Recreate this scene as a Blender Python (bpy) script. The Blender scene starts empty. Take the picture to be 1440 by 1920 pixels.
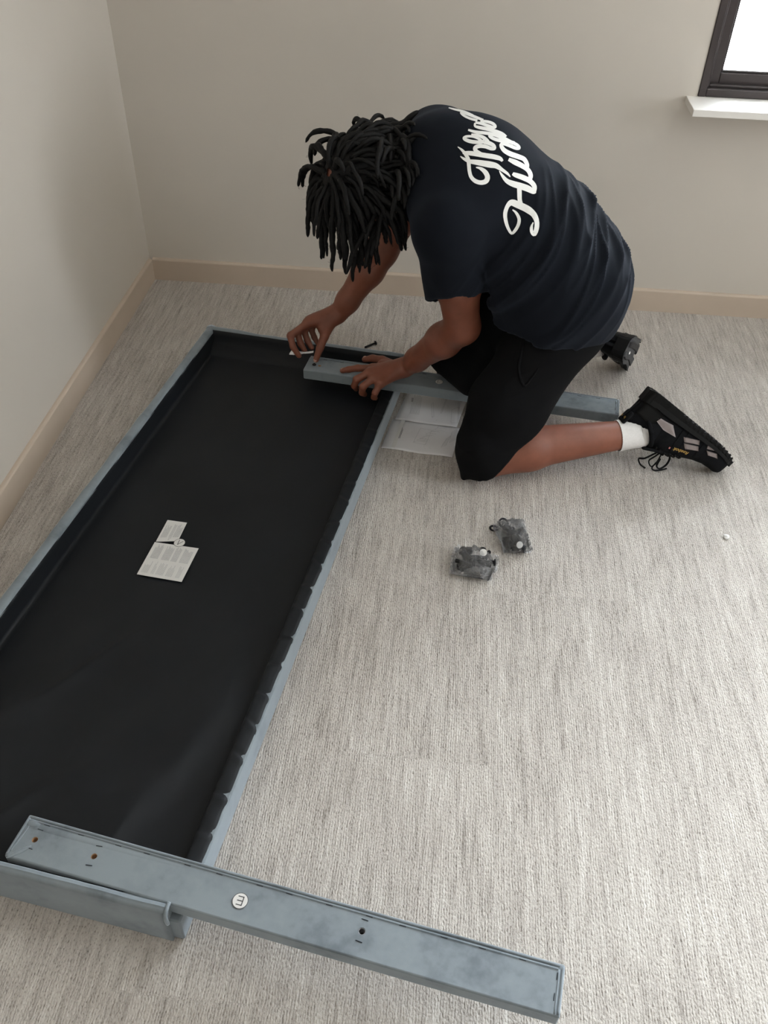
import bpy, bmesh, math, random
import numpy as np
from mathutils import Vector, Matrix, Euler
from mathutils.bvhtree import BVHTree

S = bpy.context.scene
COL = S.collection

# ------------------------------------------------------------------ camera
cam_d = bpy.data.cameras.new('camera')
cam = bpy.data.objects.new('camera', cam_d)
COL.objects.link(cam)
cam.location = (1.0395, -2.7756, 1.4706)
cam.rotation_euler = Euler((0.83981, -0.022036, 0.091668), 'XYZ')
cam_d.sensor_fit = 'HORIZONTAL'
cam_d.sensor_width = 36.0
cam_d.lens = 36.0 * 1634.19 / 1440.0
cam_d.clip_start = 0.02
S.camera = cam

# ------------------------------------------------------------------ sky, daylight, exposure
W = bpy.data.worlds.new('overcast_sky')
S.world = W
W.use_nodes = True
bg = W.node_tree.nodes['Background']
bg.inputs['Color'].default_value = (0.865, 0.94, 1.0, 1)
bg.inputs['Strength'].default_value = 14.5

def portal(name, loc, rot, sx, sy):
    d = bpy.data.lights.new(name, 'AREA')
    d.shape = 'RECTANGLE'; d.size = sx; d.size_y = sy
    d.cycles.is_portal = True
    o = bpy.data.objects.new(name, d); COL.objects.link(o)
    o.location = loc; o.rotation_euler = rot
portal('daylight_portal', (2.861, 0.09, 1.507), (math.radians(-90), 0, 0), 2.278, 1.626)
portal('daylight_portal', (4.48, -2.00, 1.507), (0, math.radians(90), 0), 1.626, 0.50)  # portal for the unseen window added in the right wall
S.view_settings.view_transform = 'Standard'
S.view_settings.look = 'None'
S.view_settings.gamma = 1.0
S.view_settings.use_curve_mapping = False
S.view_settings.exposure = 1.05
S.cycles.max_bounces = 10
S.cycles.diffuse_bounces = 6
S.cycles.transparent_max_bounces = 16

# ------------------------------------------------------------------ helpers
rng = random.Random(7)

def lin(r, g, b):
    f = lambda c: (c/255/12.92 if c/255 <= 0.04045 else ((c/255+0.055)/1.055)**2.4)
    return (f(r), f(g), f(b), 1.0)

class Mat:
    """small node-tree builder"""
    def __init__(s, name):
        s.m = bpy.data.materials.new(name); s.m.use_nodes = True
        s.t = s.m.node_tree; s.b = s.t.nodes['Principled BSDF']
    def n(s, kind, **kw):
        nd = s.t.nodes.new(kind)
        for k, v in kw.items():
            if k.startswith('in_'):
                key = k[3:]
                key = int(key) if key.isdigit() else key.replace('_', ' ')
                nd.inputs[key].default_value = v
            else:
                setattr(nd, k, v)
        return nd
    def l(s, a, b): s.t.links.new(a, b)
    def ramp(s, fac, stops):
        r = s.n('ShaderNodeValToRGB')
        e = r.color_ramp.elements
        while len(e) < len(stops): e.new(0.5)
        for el, (p, c) in zip(e, stops):
            el.position = p; el.color = c
        s.l(fac, r.inputs['Fac']); return r.outputs['Color']
    def coords(s, scale=(1, 1, 1), kind='Object', rot=(0, 0, 0)):
        tc = s.n('ShaderNodeTexCoord'); mp = s.n('ShaderNodeMapping')
        mp.inputs['Scale'].default_value = scale; mp.inputs['Rotation'].default_value = rot
        s.l(tc.outputs[kind], mp.inputs['Vector']); return mp.outputs['Vector']
    def noise(s, vec, scale, detail=3, rough=0.5):
        nd = s.n('ShaderNodeTexNoise', in_Scale=scale, in_Detail=detail, in_Roughness=rough)
        s.l(vec, nd.inputs['Vector']); return nd.outputs['Fac']
    def bump(s, h, strength=0.3, dist=0.002, prev=None):
        b = s.n('ShaderNodeBump', in_Strength=strength, in_Distance=dist)
        s.l(h, b.inputs['Height'])
        if prev is not None: s.l(prev, b.inputs['Normal'])
        s.l(b.outputs['Normal'], s.b.inputs['Normal']); return b.outputs['Normal']
    def set(s, **kw):
        for k, v in kw.items(): s.b.inputs[k.replace('_', ' ')].default_value = v
        return s

def simple(name, col, rough=0.5, metal=0.0, nscale=60, var=0.12, bump=0.0, **kw):
    M = Mat(name)
    v = M.coords()
    f = M.noise(v, nscale, 4, 0.6)
    lo = tuple(c*(1-var) for c in col[:3])+(1,); hi = tuple(min(1, c*(1+var)) for c in col[:3])+(1,)
    M.l(M.ramp(f, [(0.3, lo), (0.7, hi)]), M.b.inputs['Base Color'])
    M.set(Roughness=rough, Metallic=metal, **kw)
    if bump: M.bump(f, bump, 0.001)
    return M.m

def add_mesh(name, verts, faces, mat=None, parent=None, smooth=True):
    me = bpy.data.meshes.new(name)
    if isinstance(verts, np.ndarray) and isinstance(faces, np.ndarray):
        k = faces.shape[1]
        me.vertices.add(len(verts)); me.vertices.foreach_set('co', verts.astype(np.float32).ravel())
        me.loops.add(faces.size); me.loops.foreach_set('vertex_index', faces.astype(np.int32).ravel())
        me.polygons.add(len(faces))
        me.polygons.foreach_set('loop_start', np.arange(0, faces.size, k, dtype=np.int32))
        me.update(calc_edges=True); me.validate()
    else:
        me.from_pydata([tuple(v) for v in verts], [], [tuple(f) for f in faces])
    if smooth:
        me.polygons.foreach_set('use_smooth', np.ones(len(me.polygons), dtype=bool))
    me.update()
    o = bpy.data.objects.new(name, me); COL.objects.link(o)
    if mat: me.materials.append(mat)
    if parent: o.parent = parent
    return o

def from_bm(name, bm, mat=None, parent=None, smooth=True):
    bmesh.ops.recalc_face_normals(bm, faces=bm.faces[:])
    me = bpy.data.meshes.new(name); bm.to_mesh(me); bm.free()
    if smooth:
        me.polygons.foreach_set('use_smooth', np.ones(len(me.polygons), dtype=bool))
    o = bpy.data.objects.new(name, me); COL.objects.link(o)
    if mat: me.materials.append(mat)
    if parent: o.parent = parent
    return o

def flatten_big(o, area=2e-4):
    for p in o.data.polygons:
        if p.area > area and max(abs(c) for c in p.normal) > 0.995: p.use_smooth = False
    md = o.modifiers.new('weighted_normals', 'WEIGHTED_NORMAL'); md.keep_sharp = False; md.weight = 100
    return o

def empty(name, loc=(0, 0, 0), rotz=0.0, parent=None):
    o = bpy.data.objects.new(name, None); COL.objects.link(o)
    o.location = loc; o.rotation_euler = (0, 0, rotz); o.empty_display_size = 0.05
    if parent: o.parent = parent
    return o

def tag(o, label=None, cat=None, group=None, kind=None):
    for k, v in (('label', label), ('category', cat), ('group', group), ('kind', kind)):
        if v: o[k] = v
    return o

def bm_box(bm, x0, x1, y0, y1, z0, z1, bevel=0.0, seg=2):
    r = bmesh.ops.create_cube(bm, size=1.0)
    vs = r['verts']
    for v in vs:
        v.co = Vector((x0+(v.co.x+.5)*(x1-x0), y0+(v.co.y+.5)*(y1-y0), z0+(v.co.z+.5)*(z1-z0)))
    if bevel:
        es = list({e for v in vs for e in v.link_edges})
        bmesh.ops.bevel(bm, geom=es, offset=bevel, segments=seg, profile=0.5, affect='EDGES')
    return bm

def box(name, x0, x1, y0, y1, z0, z1, mat, parent=None, bevel=0.0, seg=2, smooth=False):
    bm = bmesh.new(); bm_box(bm, x0, x1, y0, y1, z0, z1, bevel, seg)
    return from_bm(name, bm, mat, parent, smooth)

def tube_geo(pts, rad, n=8, cap=True, flat=1.0):
    """vertices and faces of a tube along pts; rad is a number or a list"""
    pts = [Vector(p) for p in pts]
    rs = rad if hasattr(rad, '__len__') else [rad]*len(pts)
    V, F = [], []
    t0 = (pts[1]-pts[0]).normalized()
    up = Vector((0, 0, 1)) if abs(t0.z) < 0.9 else Vector((1, 0, 0))
    nx = t0.cross(up).normalized()
    for i, p in enumerate(pts):
        a = pts[max(i-1, 0)]; b = pts[min(i+1, len(pts)-1)]
        t = (b-a).normalized()
        nx = (nx-t*nx.dot(t)).normalized(); ny = t.cross(nx)
        for k in range(n):
            an = 2*math.pi*k/n
            V.append(p+(nx*math.cos(an)+ny*math.sin(an)*flat)*rs[i])
    for i in range(len(pts)-1):
        for k in range(n):
            a = i*n+k; b = i*n+(k+1) % n
            F.append((a, b, b+n, a+n))
    if cap:
        F.append(tuple(range(n-1, -1, -1))); F.append(tuple(range((len(pts)-1)*n, len(pts)*n)))
    return V, F

def tube(name, pts, rad, mat, parent=None, n=8, flat=1.0):
    V, F = tube_geo(pts, rad, n, True, flat)
    return add_mesh(name, V, F, mat, parent)

def catmull(pts, sub=6, closed=False):
    P = [Vector(p) for p in pts]; out = []
    n = len(P)
    rngi = range(n) if closed else range(n-1)
    for i in rngi:
        if closed: p0, p1, p2, p3 = P[i-1], P[i], P[(i+1) % n], P[(i+2) % n]
        else: p0, p1, p2, p3 = P[max(i-1, 0)], P[i], P[i+1], P[min(i+2, n-1)]
        for k in range(sub):
            t = k/sub
            out.append(0.5*((2*p1)+(p2-p0)*t+(2*p0-5*p1+4*p2-p3)*t*t+(3*p1-p0-3*p2+p3)*t**3))
    if not closed: out.append(P[-1])
    return out

def lathe_bm(bm, prof, n=24, M=None):
    """prof: list of (r, z) -> closed solid of revolution"""
    rows = []
    for r, z in prof:
        if r < 1e-6: rows.append([bm.verts.new((0, 0, z))])
        else: rows.append([bm.verts.new((r*math.cos(2*math.pi*k/n), r*math.sin(2*math.pi*k/n), z)) for k in range(n)])
    for a, b in zip(rows, rows[1:]):
        for k in range(n):
            q = [a[k % len(a)], a[(k+1) % len(a)], b[(k+1) % len(b)], b[k % len(b)]]
            q = list(dict.fromkeys(q))
            if len(q) > 2: bm.faces.new(q)
    if M is not None:
        bmesh.ops.transform(bm, matrix=M, verts=[v for r in rows for v in r])

def text_mesh(body, size=1.0):
    """2-D vertices and faces of a word in the built-in font, centred"""
    c = bpy.data.curves.new('lettering', 'FONT'); c.body = body; c.size = size
    c.align_x = 'CENTER'; c.align_y = 'CENTER'; c.resolution_u = 3; c.offset = 0.012*size
    o = bpy.data.objects.new('lettering', c); COL.objects.link(o)
    dg = bpy.context.evaluated_depsgraph_get()
    me = bpy.data.meshes.new_from_object(o.evaluated_get(dg))
    V = [Vector((v.co.x, v.co.y, 0)) for v in me.vertices]; F = [tuple(p.vertices) for p in me.polygons]
    COL.objects.unlink(o); bpy.data.objects.remove(o); bpy.data.meshes.remove(me); bpy.data.curves.remove(c)
    return V, F

def apply_mods(o):
    dg = bpy.context.evaluated_depsgraph_get()
    me = bpy.data.meshes.new_from_object(o.evaluated_get(dg))
    o.modifiers.clear(); old = o.data; o.data = me; bpy.data.meshes.remove(old)

# ------------------------------------------------------------------ value noise (numpy)
_lat = np.random.RandomState(3).rand(64, 64, 64).astype(np.float32)
def vnoise(p):
    i = np.floor(p).astype(int); f = p-i; f = f*f*(3-2*f); i &= 63; j = (i+1) & 63
    x0, y0, z0 = i.T; x1, y1, z1 = j.T; fx, fy, fz = f.T
    L = lambda a, b, t: a+(b-a)*t
    return L(L(L(_lat[x0, y0, z0], _lat[x1, y0, z0], fx), L(_lat[x0, y1, z0], _lat[x1, y1, z0], fx), fy),
             L(L(_lat[x0, y0, z1], _lat[x1, y0, z1], fx), L(_lat[x0, y1, z1], _lat[x1, y1, z1], fx), fy), fz)

# ------------------------------------------------------------------ materials
def carpet_mat():
    M = Mat('grey_loop_carpet')
    # rows of loops run along y; carpet tiles shift the pattern
    tc = M.n('ShaderNodeTexCoord')
    sep = M.n('ShaderNodeSeparateXYZ'); M.l(tc.outputs['Object'], sep.inputs[0])
    br = M.n('ShaderNodeTexBrick', in_Scale=1.0)
    br.offset = 0.5; br.inputs['Brick Width'].default_value = 0.92; br.inputs['Row Height'].default_value = 0.30
    br.inputs['Mortar Size'].default_value = 0.0015
    br.inputs['Color1'].default_value = (0, 0, 0, 1); br.inputs['Color2'].default_value = (1, 1, 1, 1)
    rot = M.n('ShaderNodeMapping'); rot.inputs['Rotation'].default_value = (0, 0, math.radians(90))
    M.l(tc.outputs['Object'], rot.inputs['Vector']); M.l(rot.outputs['Vector'], br.inputs['Vector'])
    off = M.n('ShaderNodeVectorMath', operation='SCALE'); off.inputs['Scale'].default_value = 3.7
    M.l(br.outputs['Color'], off.inputs[0])
    add = M.n('ShaderNodeVectorMath', operation='ADD'); M.l(tc.outputs['Object'], add.inputs[0]); M.l(off.outputs[0], add.inputs[1])
    def stretched(sx, sy):
        mp = M.n('ShaderNodeMapping'); mp.inputs['Scale'].default_value = (sx, sy, 1)
        M.l(add.outputs[0], mp.inputs['Vector']); return mp.outputs['Vector']
    streak = M.noise(stretched(150, 10), 1.0, 3, 0.6)          # long light/dark streaks
    band = M.noise(stretched(40, 3.5), 1.0, 2, 0.5)
    blotch = M.noise(stretched(6, 5), 1.0, 2, 0.5)
    vor = M.n('ShaderNodeTexVoronoi', in_Scale=1.0); M.l(stretched(300, 170), vor.inputs['Vector'])
    loop = M.noise(stretched(420, 190), 1.0, 2, 0.6)
    # rows
    wv = M.n('ShaderNodeMath', operation='MULTIPLY', in_1=2*math.pi/0.0046)
    M.l(sep.outputs['X'], wv.inputs[0])
    wob = M.n('ShaderNodeMath', operation='MULTIPLY_ADD', in_1=11.0); M.l(M.noise(stretched(22, 16), 1.0, 2), wob.inputs[0]); M.l(wv.outputs[0], wob.inputs[2])
    sn = M.n('ShaderNodeMath', operation='SINE'); M.l(wob.outputs[0], sn.inputs[0])
    mixa = M.n('ShaderNodeMath', operation='MULTIPLY_ADD', in_1=0.62); M.l(streak, mixa.inputs[0])
    m2 = M.n('ShaderNodeMath', operation='MULTIPLY', in_1=0.22); M.l(band, m2.inputs[0]); M.l(m2.outputs[0], mixa.inputs[2])
    m3 = M.n('ShaderNodeMath', operation='MULTIPLY_ADD', in_1=0.30); M.l(loop, m3.inputs[0]); M.l(mixa.outputs[0], m3.inputs[2])
    m4 = M.n('ShaderNodeMath', operation='MULTIPLY_ADD', in_1=0.10); M.l(blotch, m4.inputs[0]); M.l(m3.outputs[0], m4.inputs[2])
    colr = M.ramp(m4.outputs[0], [(0.42, (0.30, 0.272, 0.245, 1)), (0.58, (0.47, 0.435, 0.40, 1)), (0.68, (0.54, 0.505, 0.465, 1)), (0.82, (0.66, 0.63, 0.59, 1))])
    # dark gaps between loops
    gap = M.n('ShaderNodeMath', operation='MULTIPLY_ADD', in_1=0.5); M.l(loop, gap.inputs[0])
    g2 = M.n('ShaderNodeMath', operation='MULTIPLY', in_1=0.055); M.l(sn.outputs[0], g2.inputs[0]); M.l(g2.outputs[0], gap.inputs[2])
    gr = M.ramp(gap.outputs[0], [(0.10, (0.40, 0.37, 0.34, 1)), (0.20, (1, 1, 1, 1))])
    mul = M.n('ShaderNodeMix', data_type='RGBA', blend_type='MULTIPLY'); mul.inputs['Factor'].default_value = 0.85
    M.l(colr, mul.inputs[6]); M.l(gr, mul.inputs[7])
    M.l(mul.outputs[2], M.b.inputs['Base Color'])
    # relief
    h = M.n('ShaderNodeMath', operation='MULTIPLY_ADD', in_1=0.14); M.l(sn.outputs[0], h.inputs[0])
    h1 = M.n('ShaderNodeMath', operation='MULTIPLY', in_1=1.3); M.l(loop, h1.inputs[0]); M.l(h1.outputs[0], h.inputs[2])
    h2 = M.n('ShaderNodeMath', operation='MULTIPLY_ADD', in_1=-0.7); M.l(vor.outputs['Distance'], h2.inputs[0]); M.l(h.outputs[0], h2.inputs[2])
    M.bump(h2.outputs[0], 0.75, 0.0026)
    M.set(Roughness=0.95)
    M.b.inputs['Specular IOR Level'].default_value = 0.1
    return M.m

def wall_mat():
    M = Mat('warm_white_wall_paint')
    v = M.coords()
    f = M.noise(v, 2.0, 3); g = M.noise(v, 420, 3, 0.6)
    M.l(M.ramp(f, [(0.3, (0.575, 0.530, 0.472, 1)), (0.7, (0.600, 0.552, 0.492, 1))]), M.b.inputs['Base Color'])
    M.bump(g, 0.10, 0.0008); M.set(Roughness=0.62)
    return M.m

def velvet_mat():
    M = Mat('blue_grey_velvet')
    v = M.coords()
    f = M.noise(v, 9, 4, 0.55); g = M.noise(v, 60, 3, 0.6); fine = M.noise(v, 900, 2)
    a = M.n('ShaderNodeMath', operation='MULTIPLY_ADD', in_1=0.3); M.l(g, a.inputs[0]); M.l(f, a.inputs[2])
    M.l(M.ramp(a.outputs[0], [(0.45, (0.120, 0.143, 0.163, 1)), (0.60, (0.183, 0.212, 0.235, 1)), (0.75, (0.210, 0.242, 0.264, 1))]), M.b.inputs['Base Color'])
    M.set(Roughness=0.8)
    M.b.inputs['Sheen Weight'].default_value = 1.0
    M.b.inputs['Sheen Roughness'].default_value = 0.35
    M.b.inputs['Sheen Tint'].default_value = (0.75, 0.85, 0.95, 1)
    M.bump(fine, 0.15, 0.0006)
    return M.m

def black_cover_mat():
    M = Mat('black_nonwoven_dust_cover')
    v = M.coords()
    f = M.noise(v, 5, 3); fine = M.noise(v, 700, 2)
    M.l(M.ramp(f, [(0.3, (0.0074, 0.0086, 0.0106, 1)), (0.7, (0.0106, 0.0122, 0.0148, 1))]), M.b.inputs['Base Color'])
    M.set(Roughness=0.52); M.b.inputs['Specular IOR Level'].default_value = 0.22
    M.bump(fine, 0.2, 0.0004)
    return M.m

def fabric_mat(name, col, scale=1500, rough=0.85, sheen=0.25, tint=(0.6, 0.7, 0.9, 1), spec=0.08):
    M = Mat(name)
    v = M.coords()
    f = M.noise(v, 12, 3); fine = M.noise(v, scale, 2)
    lo = tuple(c*0.85 for c in col)+(1,); hi = tuple(c*1.12 for c in col)+(1,)
    M.l(M.ramp(f, [(0.3, lo), (0.7, hi)]), M.b.inputs['Base Color'])
    M.set(Roughness=rough); M.b.inputs['Sheen Weight'].default_value = sheen
    M.b.inputs['Sheen Roughness'].default_value = 0.5; M.b.inputs['Sheen Tint'].default_value = tint
    M.b.inputs['Specular IOR Level'].default_value = spec
    M.bump(fine, 0.12, 0.0005)
    return M.m

def skin_mat():
    M = Mat('brown_skin')
    v = M.coords()
    f = M.noise(v, 18, 4, 0.6); fine = M.noise(v, 500, 3)
    M.l(M.ramp(f, [(0.3, (0.185, 0.060, 0.034, 1)), (0.7, (0.250, 0.086, 0.050, 1))]), M.b.inputs['Base Color'])
    M.set(Roughness=0.48)
    M.b.inputs['Subsurface Weight'].default_value = 0.06
    M.b.inputs['Subsurface Radius'].default_value = (0.01, 0.004, 0.002)
    M.bump(fine, 0.12, 0.0006)
    return M.m

def glass_mat():
    M = Mat('window_glass')
    M.set(Roughness=0.0, IOR=1.45); M.b.inputs['Transmission Weight'].default_value = 1.0
    v = M.coords(); f = M.noise(v, 1.0)
    M.l(M.ramp(f, [(0, (0.97, 0.99, 0.98, 1)), (1, (1, 1, 1, 1))]), M.b.inputs['Base Color'])
    # thin pane: let daylight through undimmed
    tr = M.n('ShaderNodeBsdfTransparent'); gl = M.n('ShaderNodeBsdfGlossy', in_Roughness=0.02)
    fr = M.n('ShaderNodeFresnel', in_IOR=1.35)
    mx = M.n('ShaderNodeMixShader'); M.l(fr.outputs[0], mx.inputs[0]); M.l(tr.outputs[0], mx.inputs[1]); M.l(gl.outputs[0], mx.inputs[2])
    M.l(mx.outputs[0], M.t.nodes['Material Output'].inputs['Surface'])
    return M.m

def film_mat():
    M = Mat('clear_plastic_film')
    v = M.coords(); f = M.noise(v, 160, 4, 0.7)
    tr = M.n('ShaderNodeBsdfTransparent'); tr.inputs['Color'].default_value = (0.965, 0.97, 0.98, 1)
    gl = M.n('ShaderNodeBsdfGlossy', in_Roughness=0.06); df = M.n('ShaderNodeBsdfDiffuse'); df.inputs['Color'].default_value = (0.9, 0.9, 0.92, 1)
    bp = M.n('ShaderNodeBump', in_Strength=0.6, in_Distance=0.004); M.l(f, bp.inputs['Height']); M.l(bp.outputs['Normal'], gl.inputs['Normal'])
    lw = M.n('ShaderNodeLayerWeight', in_Blend=0.30); M.l(bp.outputs['Normal'], lw.inputs['Normal'])
    m1 = M.n('ShaderNodeMixShader'); M.l(lw.outputs['Fresnel'], m1.inputs[0]); M.l(tr.outputs[0], m1.inputs[1]); M.l(gl.outputs[0], m1.inputs[2])
    m2 = M.n('ShaderNodeMixShader', in_0=0.075); M.l(m1.outputs[0], m2.inputs[1]); M.l(df.outputs[0], m2.inputs[2])
    M.l(m2.outputs[0], M.t.nodes['Material Output'].inputs['Surface'])
    return M.m

MT = dict(
    carpet=carpet_mat(), wall=wall_mat(), velvet=velvet_mat(), cover=black_cover_mat(),
    skin=skin_mat(), glass=glass_mat(), film=film_mat(),
    ceiling=simple('white_ceiling_paint', (0.72, 0.69, 0.64), 0.8, nscale=3, var=0.02),
    base=simple('cream_painted_baseboard', (0.53, 0.435, 0.350), 0.5, nscale=5, var=0.04),
    bronze=simple('dark_bronze_window_frame', (0.055, 0.045, 0.045), 0.4, 0.3, nscale=20, var=0.1),
    sill=simple('white_window_sill', (0.78, 0.75, 0.71), 0.45, nscale=8, var=0.03),
    shirt=fabric_mat('washed_black_cotton_jersey', (0.0062, 0.0076, 0.0115), sheen=0.06),
    shorts=fabric_mat('black_fleece', (0.0062, 0.0062, 0.0068), 900, 0.95, 0.015, (0.7, 0.7, 0.7, 1)),
    hair=simple('black_hair', (0.0060, 0.0056, 0.0058), 0.60, nscale=600, var=0.5, bump=0.8, Specular_IOR_Level=0.22),
    sock=simple('white_ribbed_cotton', (0.74, 0.72, 0.71), 0.9, nscale=200, var=0.05),
    shoe=simple('black_suede', (0.0070, 0.0072, 0.0085), 0.85, nscale=200, var=0.2, bump=0.2, Specular_IOR_Level=0.10),
    sole=simple('black_rubber', (0.0070, 0.0069, 0.0070), 0.65, nscale=80, var=0.15, Specular_IOR_Level=0.15),
    tread=simple('scuffed_grey_rubber', (0.055, 0.055, 0.058), 0.7, nscale=60, var=0.3),
    stripe=simple('grey_leather_stripe', (0.245, 0.205, 0.200), 0.55, nscale=100, var=0.06),
    gold=simple('gold_thread', (0.50, 0.31, 0.075), 0.5, nscale=300, var=0.1),
    red=simple('pink_red_thread', (0.50, 0.17, 0.17), 0.6, nscale=300, var=0.1),
    print=simple('white_shirt_print', (0.80, 0.79, 0.77), 0.7, nscale=40, var=0.03),
    paper=simple('white_paper', (0.70, 0.69, 0.70), 0.7, nscale=20, var=0.02),
    ink=simple('grey_ink', (0.40, 0.40, 0.41), 0.8, nscale=50, var=0.1),
    inkdark=simple('dark_ink', (0.07, 0.07, 0.075), 0.7, nscale=50, var=0.1),
    card=simple('white_satin_label', (0.66, 0.65, 0.63), 0.6, nscale=20, var=0.02),
    steel=simple('black_oxide_steel', (0.016, 0.016, 0.018), 0.35, 0.7, nscale=100, var=0.2),
    zinc=simple('dull_zinc_steel', (0.25, 0.25, 0.26), 0.35, 0.9, nscale=100, var=0.1),
    wood=simple('raw_pine_wood', (0.36, 0.20, 0.10), 0.7, nscale=40, var=0.2),
    dark=simple('dark_hole', (0.02, 0.016, 0.013), 0.9, nscale=40, var=0.2),
    staple=simple('dark_staple_steel', (0.02, 0.024, 0.032), 0.4, 0.5, nscale=60, var=0.2),
    nail=simple('pale_nail', (0.42, 0.24, 0.19), 0.35, nscale=60, var=0.05),
    eye=simple('eye_white', (0.6, 0.56, 0.52), 0.2, nscale=60, var=0.05),
    plaster=simple('white_plaster_crumb', (0.85, 0.85, 0.84), 0.8, nscale=200, var=0.05),
)

# ------------------------------------------------------------------ room shell
XR, YN, ZC = 4.40, -7.20, 2.46
T = 0.012                                   # baseboards stand this far in front of the walls
WX0, WX1, WZ0, WZ1 = 1.722, 4.00, 0.694, 2.32
tag(box('floor', -0.3, XR+0.3, YN-0.3, 0.3, -0.1, 0.0, MT['carpet']), kind='structure')
tag(box('ceiling', -0.3, XR+0.3, YN-0.3, 0.3, ZC, ZC+0.1, MT['ceiling']), kind='structure')
tag(box('wall_left', -T-0.15, -T, YN-0.15, 0.2, 0, ZC, MT['wall']), kind='structure')
tag(box('wall_front', -T, XR+0.15, YN-0.15, YN, 0, ZC, MT['wall']), kind='structure')
def wall_with_hole(name, along, fixed0, fixed1, a0, a1, h0, h1, k0, k1):
    bm = bmesh.new()
    for (p0, p1, q0, q1) in ((a0, h0, 0, ZC), (h1, a1, 0, ZC), (h0, h1, 0, k0), (h0, h1, k1, ZC)):
        if along == 'x': bm_box(bm, p0, p1, fixed0, fixed1, q0, q1)
        else: bm_box(bm, fixed0, fixed1, p0, p1, q0, q1)
    return tag(from_bm(name, bm, MT['wall'], smooth=False), kind='structure')
wall_with_hole('wall_back', 'x', T, T+0.15, -T, XR+0.15, WX0, WX1, WZ0, WZ1)
RY0, RY1 = -2.25, -1.75  # opening for the added right-wall window
wall_with_hole('wall_right', 'y', XR, XR+0.15, YN, T, RY0, RY1, WZ0, WZ1)

def baseboard(name, p0, p1, nrm):
    """moulded board from p0 to p1, front face on the line, body towards -nrm"""
    p0 = Vector(p0); p1 = Vector(p1); nrm = Vector(nrm)
    prof = [(0, -0.01), (0, 0.0725), (-0.001, 0.0745), (-0.0030, 0.0768), (-0.0062, 0.0784), (-T-0.002, 0.0790), (-T-0.002, -0.01)]
    V = [p+nrm*d+Vector((0, 0, z)) for p in (p0, p1) for d, z in prof]
    n = len(prof)
    F = [(i, (i+1) % n, n+(i+1) % n, n+i) for i in range(n)]+[tuple(range(n)), tuple(range(2*n-1, n-1, -1))]
    return tag(add_mesh(name, V, F, MT['base'], smooth=False), kind='structure')
baseboard('baseboard_left', (0, YN, 0), (0, 0.0, 0), (1, 0, 0))
baseboard('baseboard_back', (0.0, 0, 0), (XR, 0, 0), (0, -1, 0))
baseboard('baseboard_right', (XR-T, YN, 0), (XR-T, -0.0, 0), (-1, 0, 0))

def window(name, M4, w, h):
    """window in local x (width), z (height); +y looks into the room"""
    root = empty(name); root.matrix_world = M4; tag(root, kind='structure')
    def ring(nm, m, y0, y1, t, mat):
        bm = bmesh.new()
        bm_box(bm, m, m+t, y0, y1, m, h-m, 0.002, 1); bm_box(bm, w-m-t, w-m, y0, y1, m, h-m, 0.002, 1)
        bm_box(bm, m+t, w-m-t, y0, y1, m, m+t, 0.002, 1); bm_box(bm, m+t, w-m-t, y0, y1, h-m-t, h-m, 0.002, 1)
        return from_bm(nm, bm, mat, root, False)
    ring('window_frame', 0.0, -0.075, 0.004, 0.022, MT['bronze'])
    ring('window_track', 0.022, -0.075, -0.012, 0.008, MT['bronze'])
    ring('window_sash', 0.024, -0.070, -0.030, 0.034, MT['bronze'])
    ring('glazing_bead', 0.058, -0.052, -0.036, 0.006, MT['bronze'])
    box('window_pane', 0.05, w-0.05, -0.052, -0.048, 0.05, h-0.05, MT['glass'], root)
    return root
window('window_1', Matrix(((-1, 0, 0, WX1), (0, -1, 0, T), (0, 0, 1, WZ0), (0, 0, 0, 1))), WX1-WX0, WZ1-WZ0)
window('added_window_2', Matrix(((0, -1, 0, XR), (1, 0, 0, RY0), (0, 0, 1, WZ0), (0, 0, 0, 1))), RY1-RY0, WZ1-WZ0)  # unseen window, added so that daylight brightens the left wall
tag(box('added_trim_2', XR-0.115, XR+0.08, RY0-0.03, RY1+0.03, WZ0-0.020, WZ0-0.0005, MT['sill'], bevel=0.002), kind='structure')  # sill of the added right-wall window
tag(box('trim_1', 1.690, WX1+0.03, -0.115, 0.085, WZ0-0.020, WZ0-0.0005, MT['sill'], bevel=0.002), kind='structure')

# ------------------------------------------------------------------ headboard lying face down on the carpet
HA = math.atan2(-0.139, 0.990)
HL, HW, HH = 1.690, 0.602, 0.101            # length, width, rim height
hb = empty('headboard', (0.330, -0.463, 0), HA)
tag(hb, 'grey velvet headboard lying face down on the carpet, its black backing showing', 'headboard')

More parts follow.
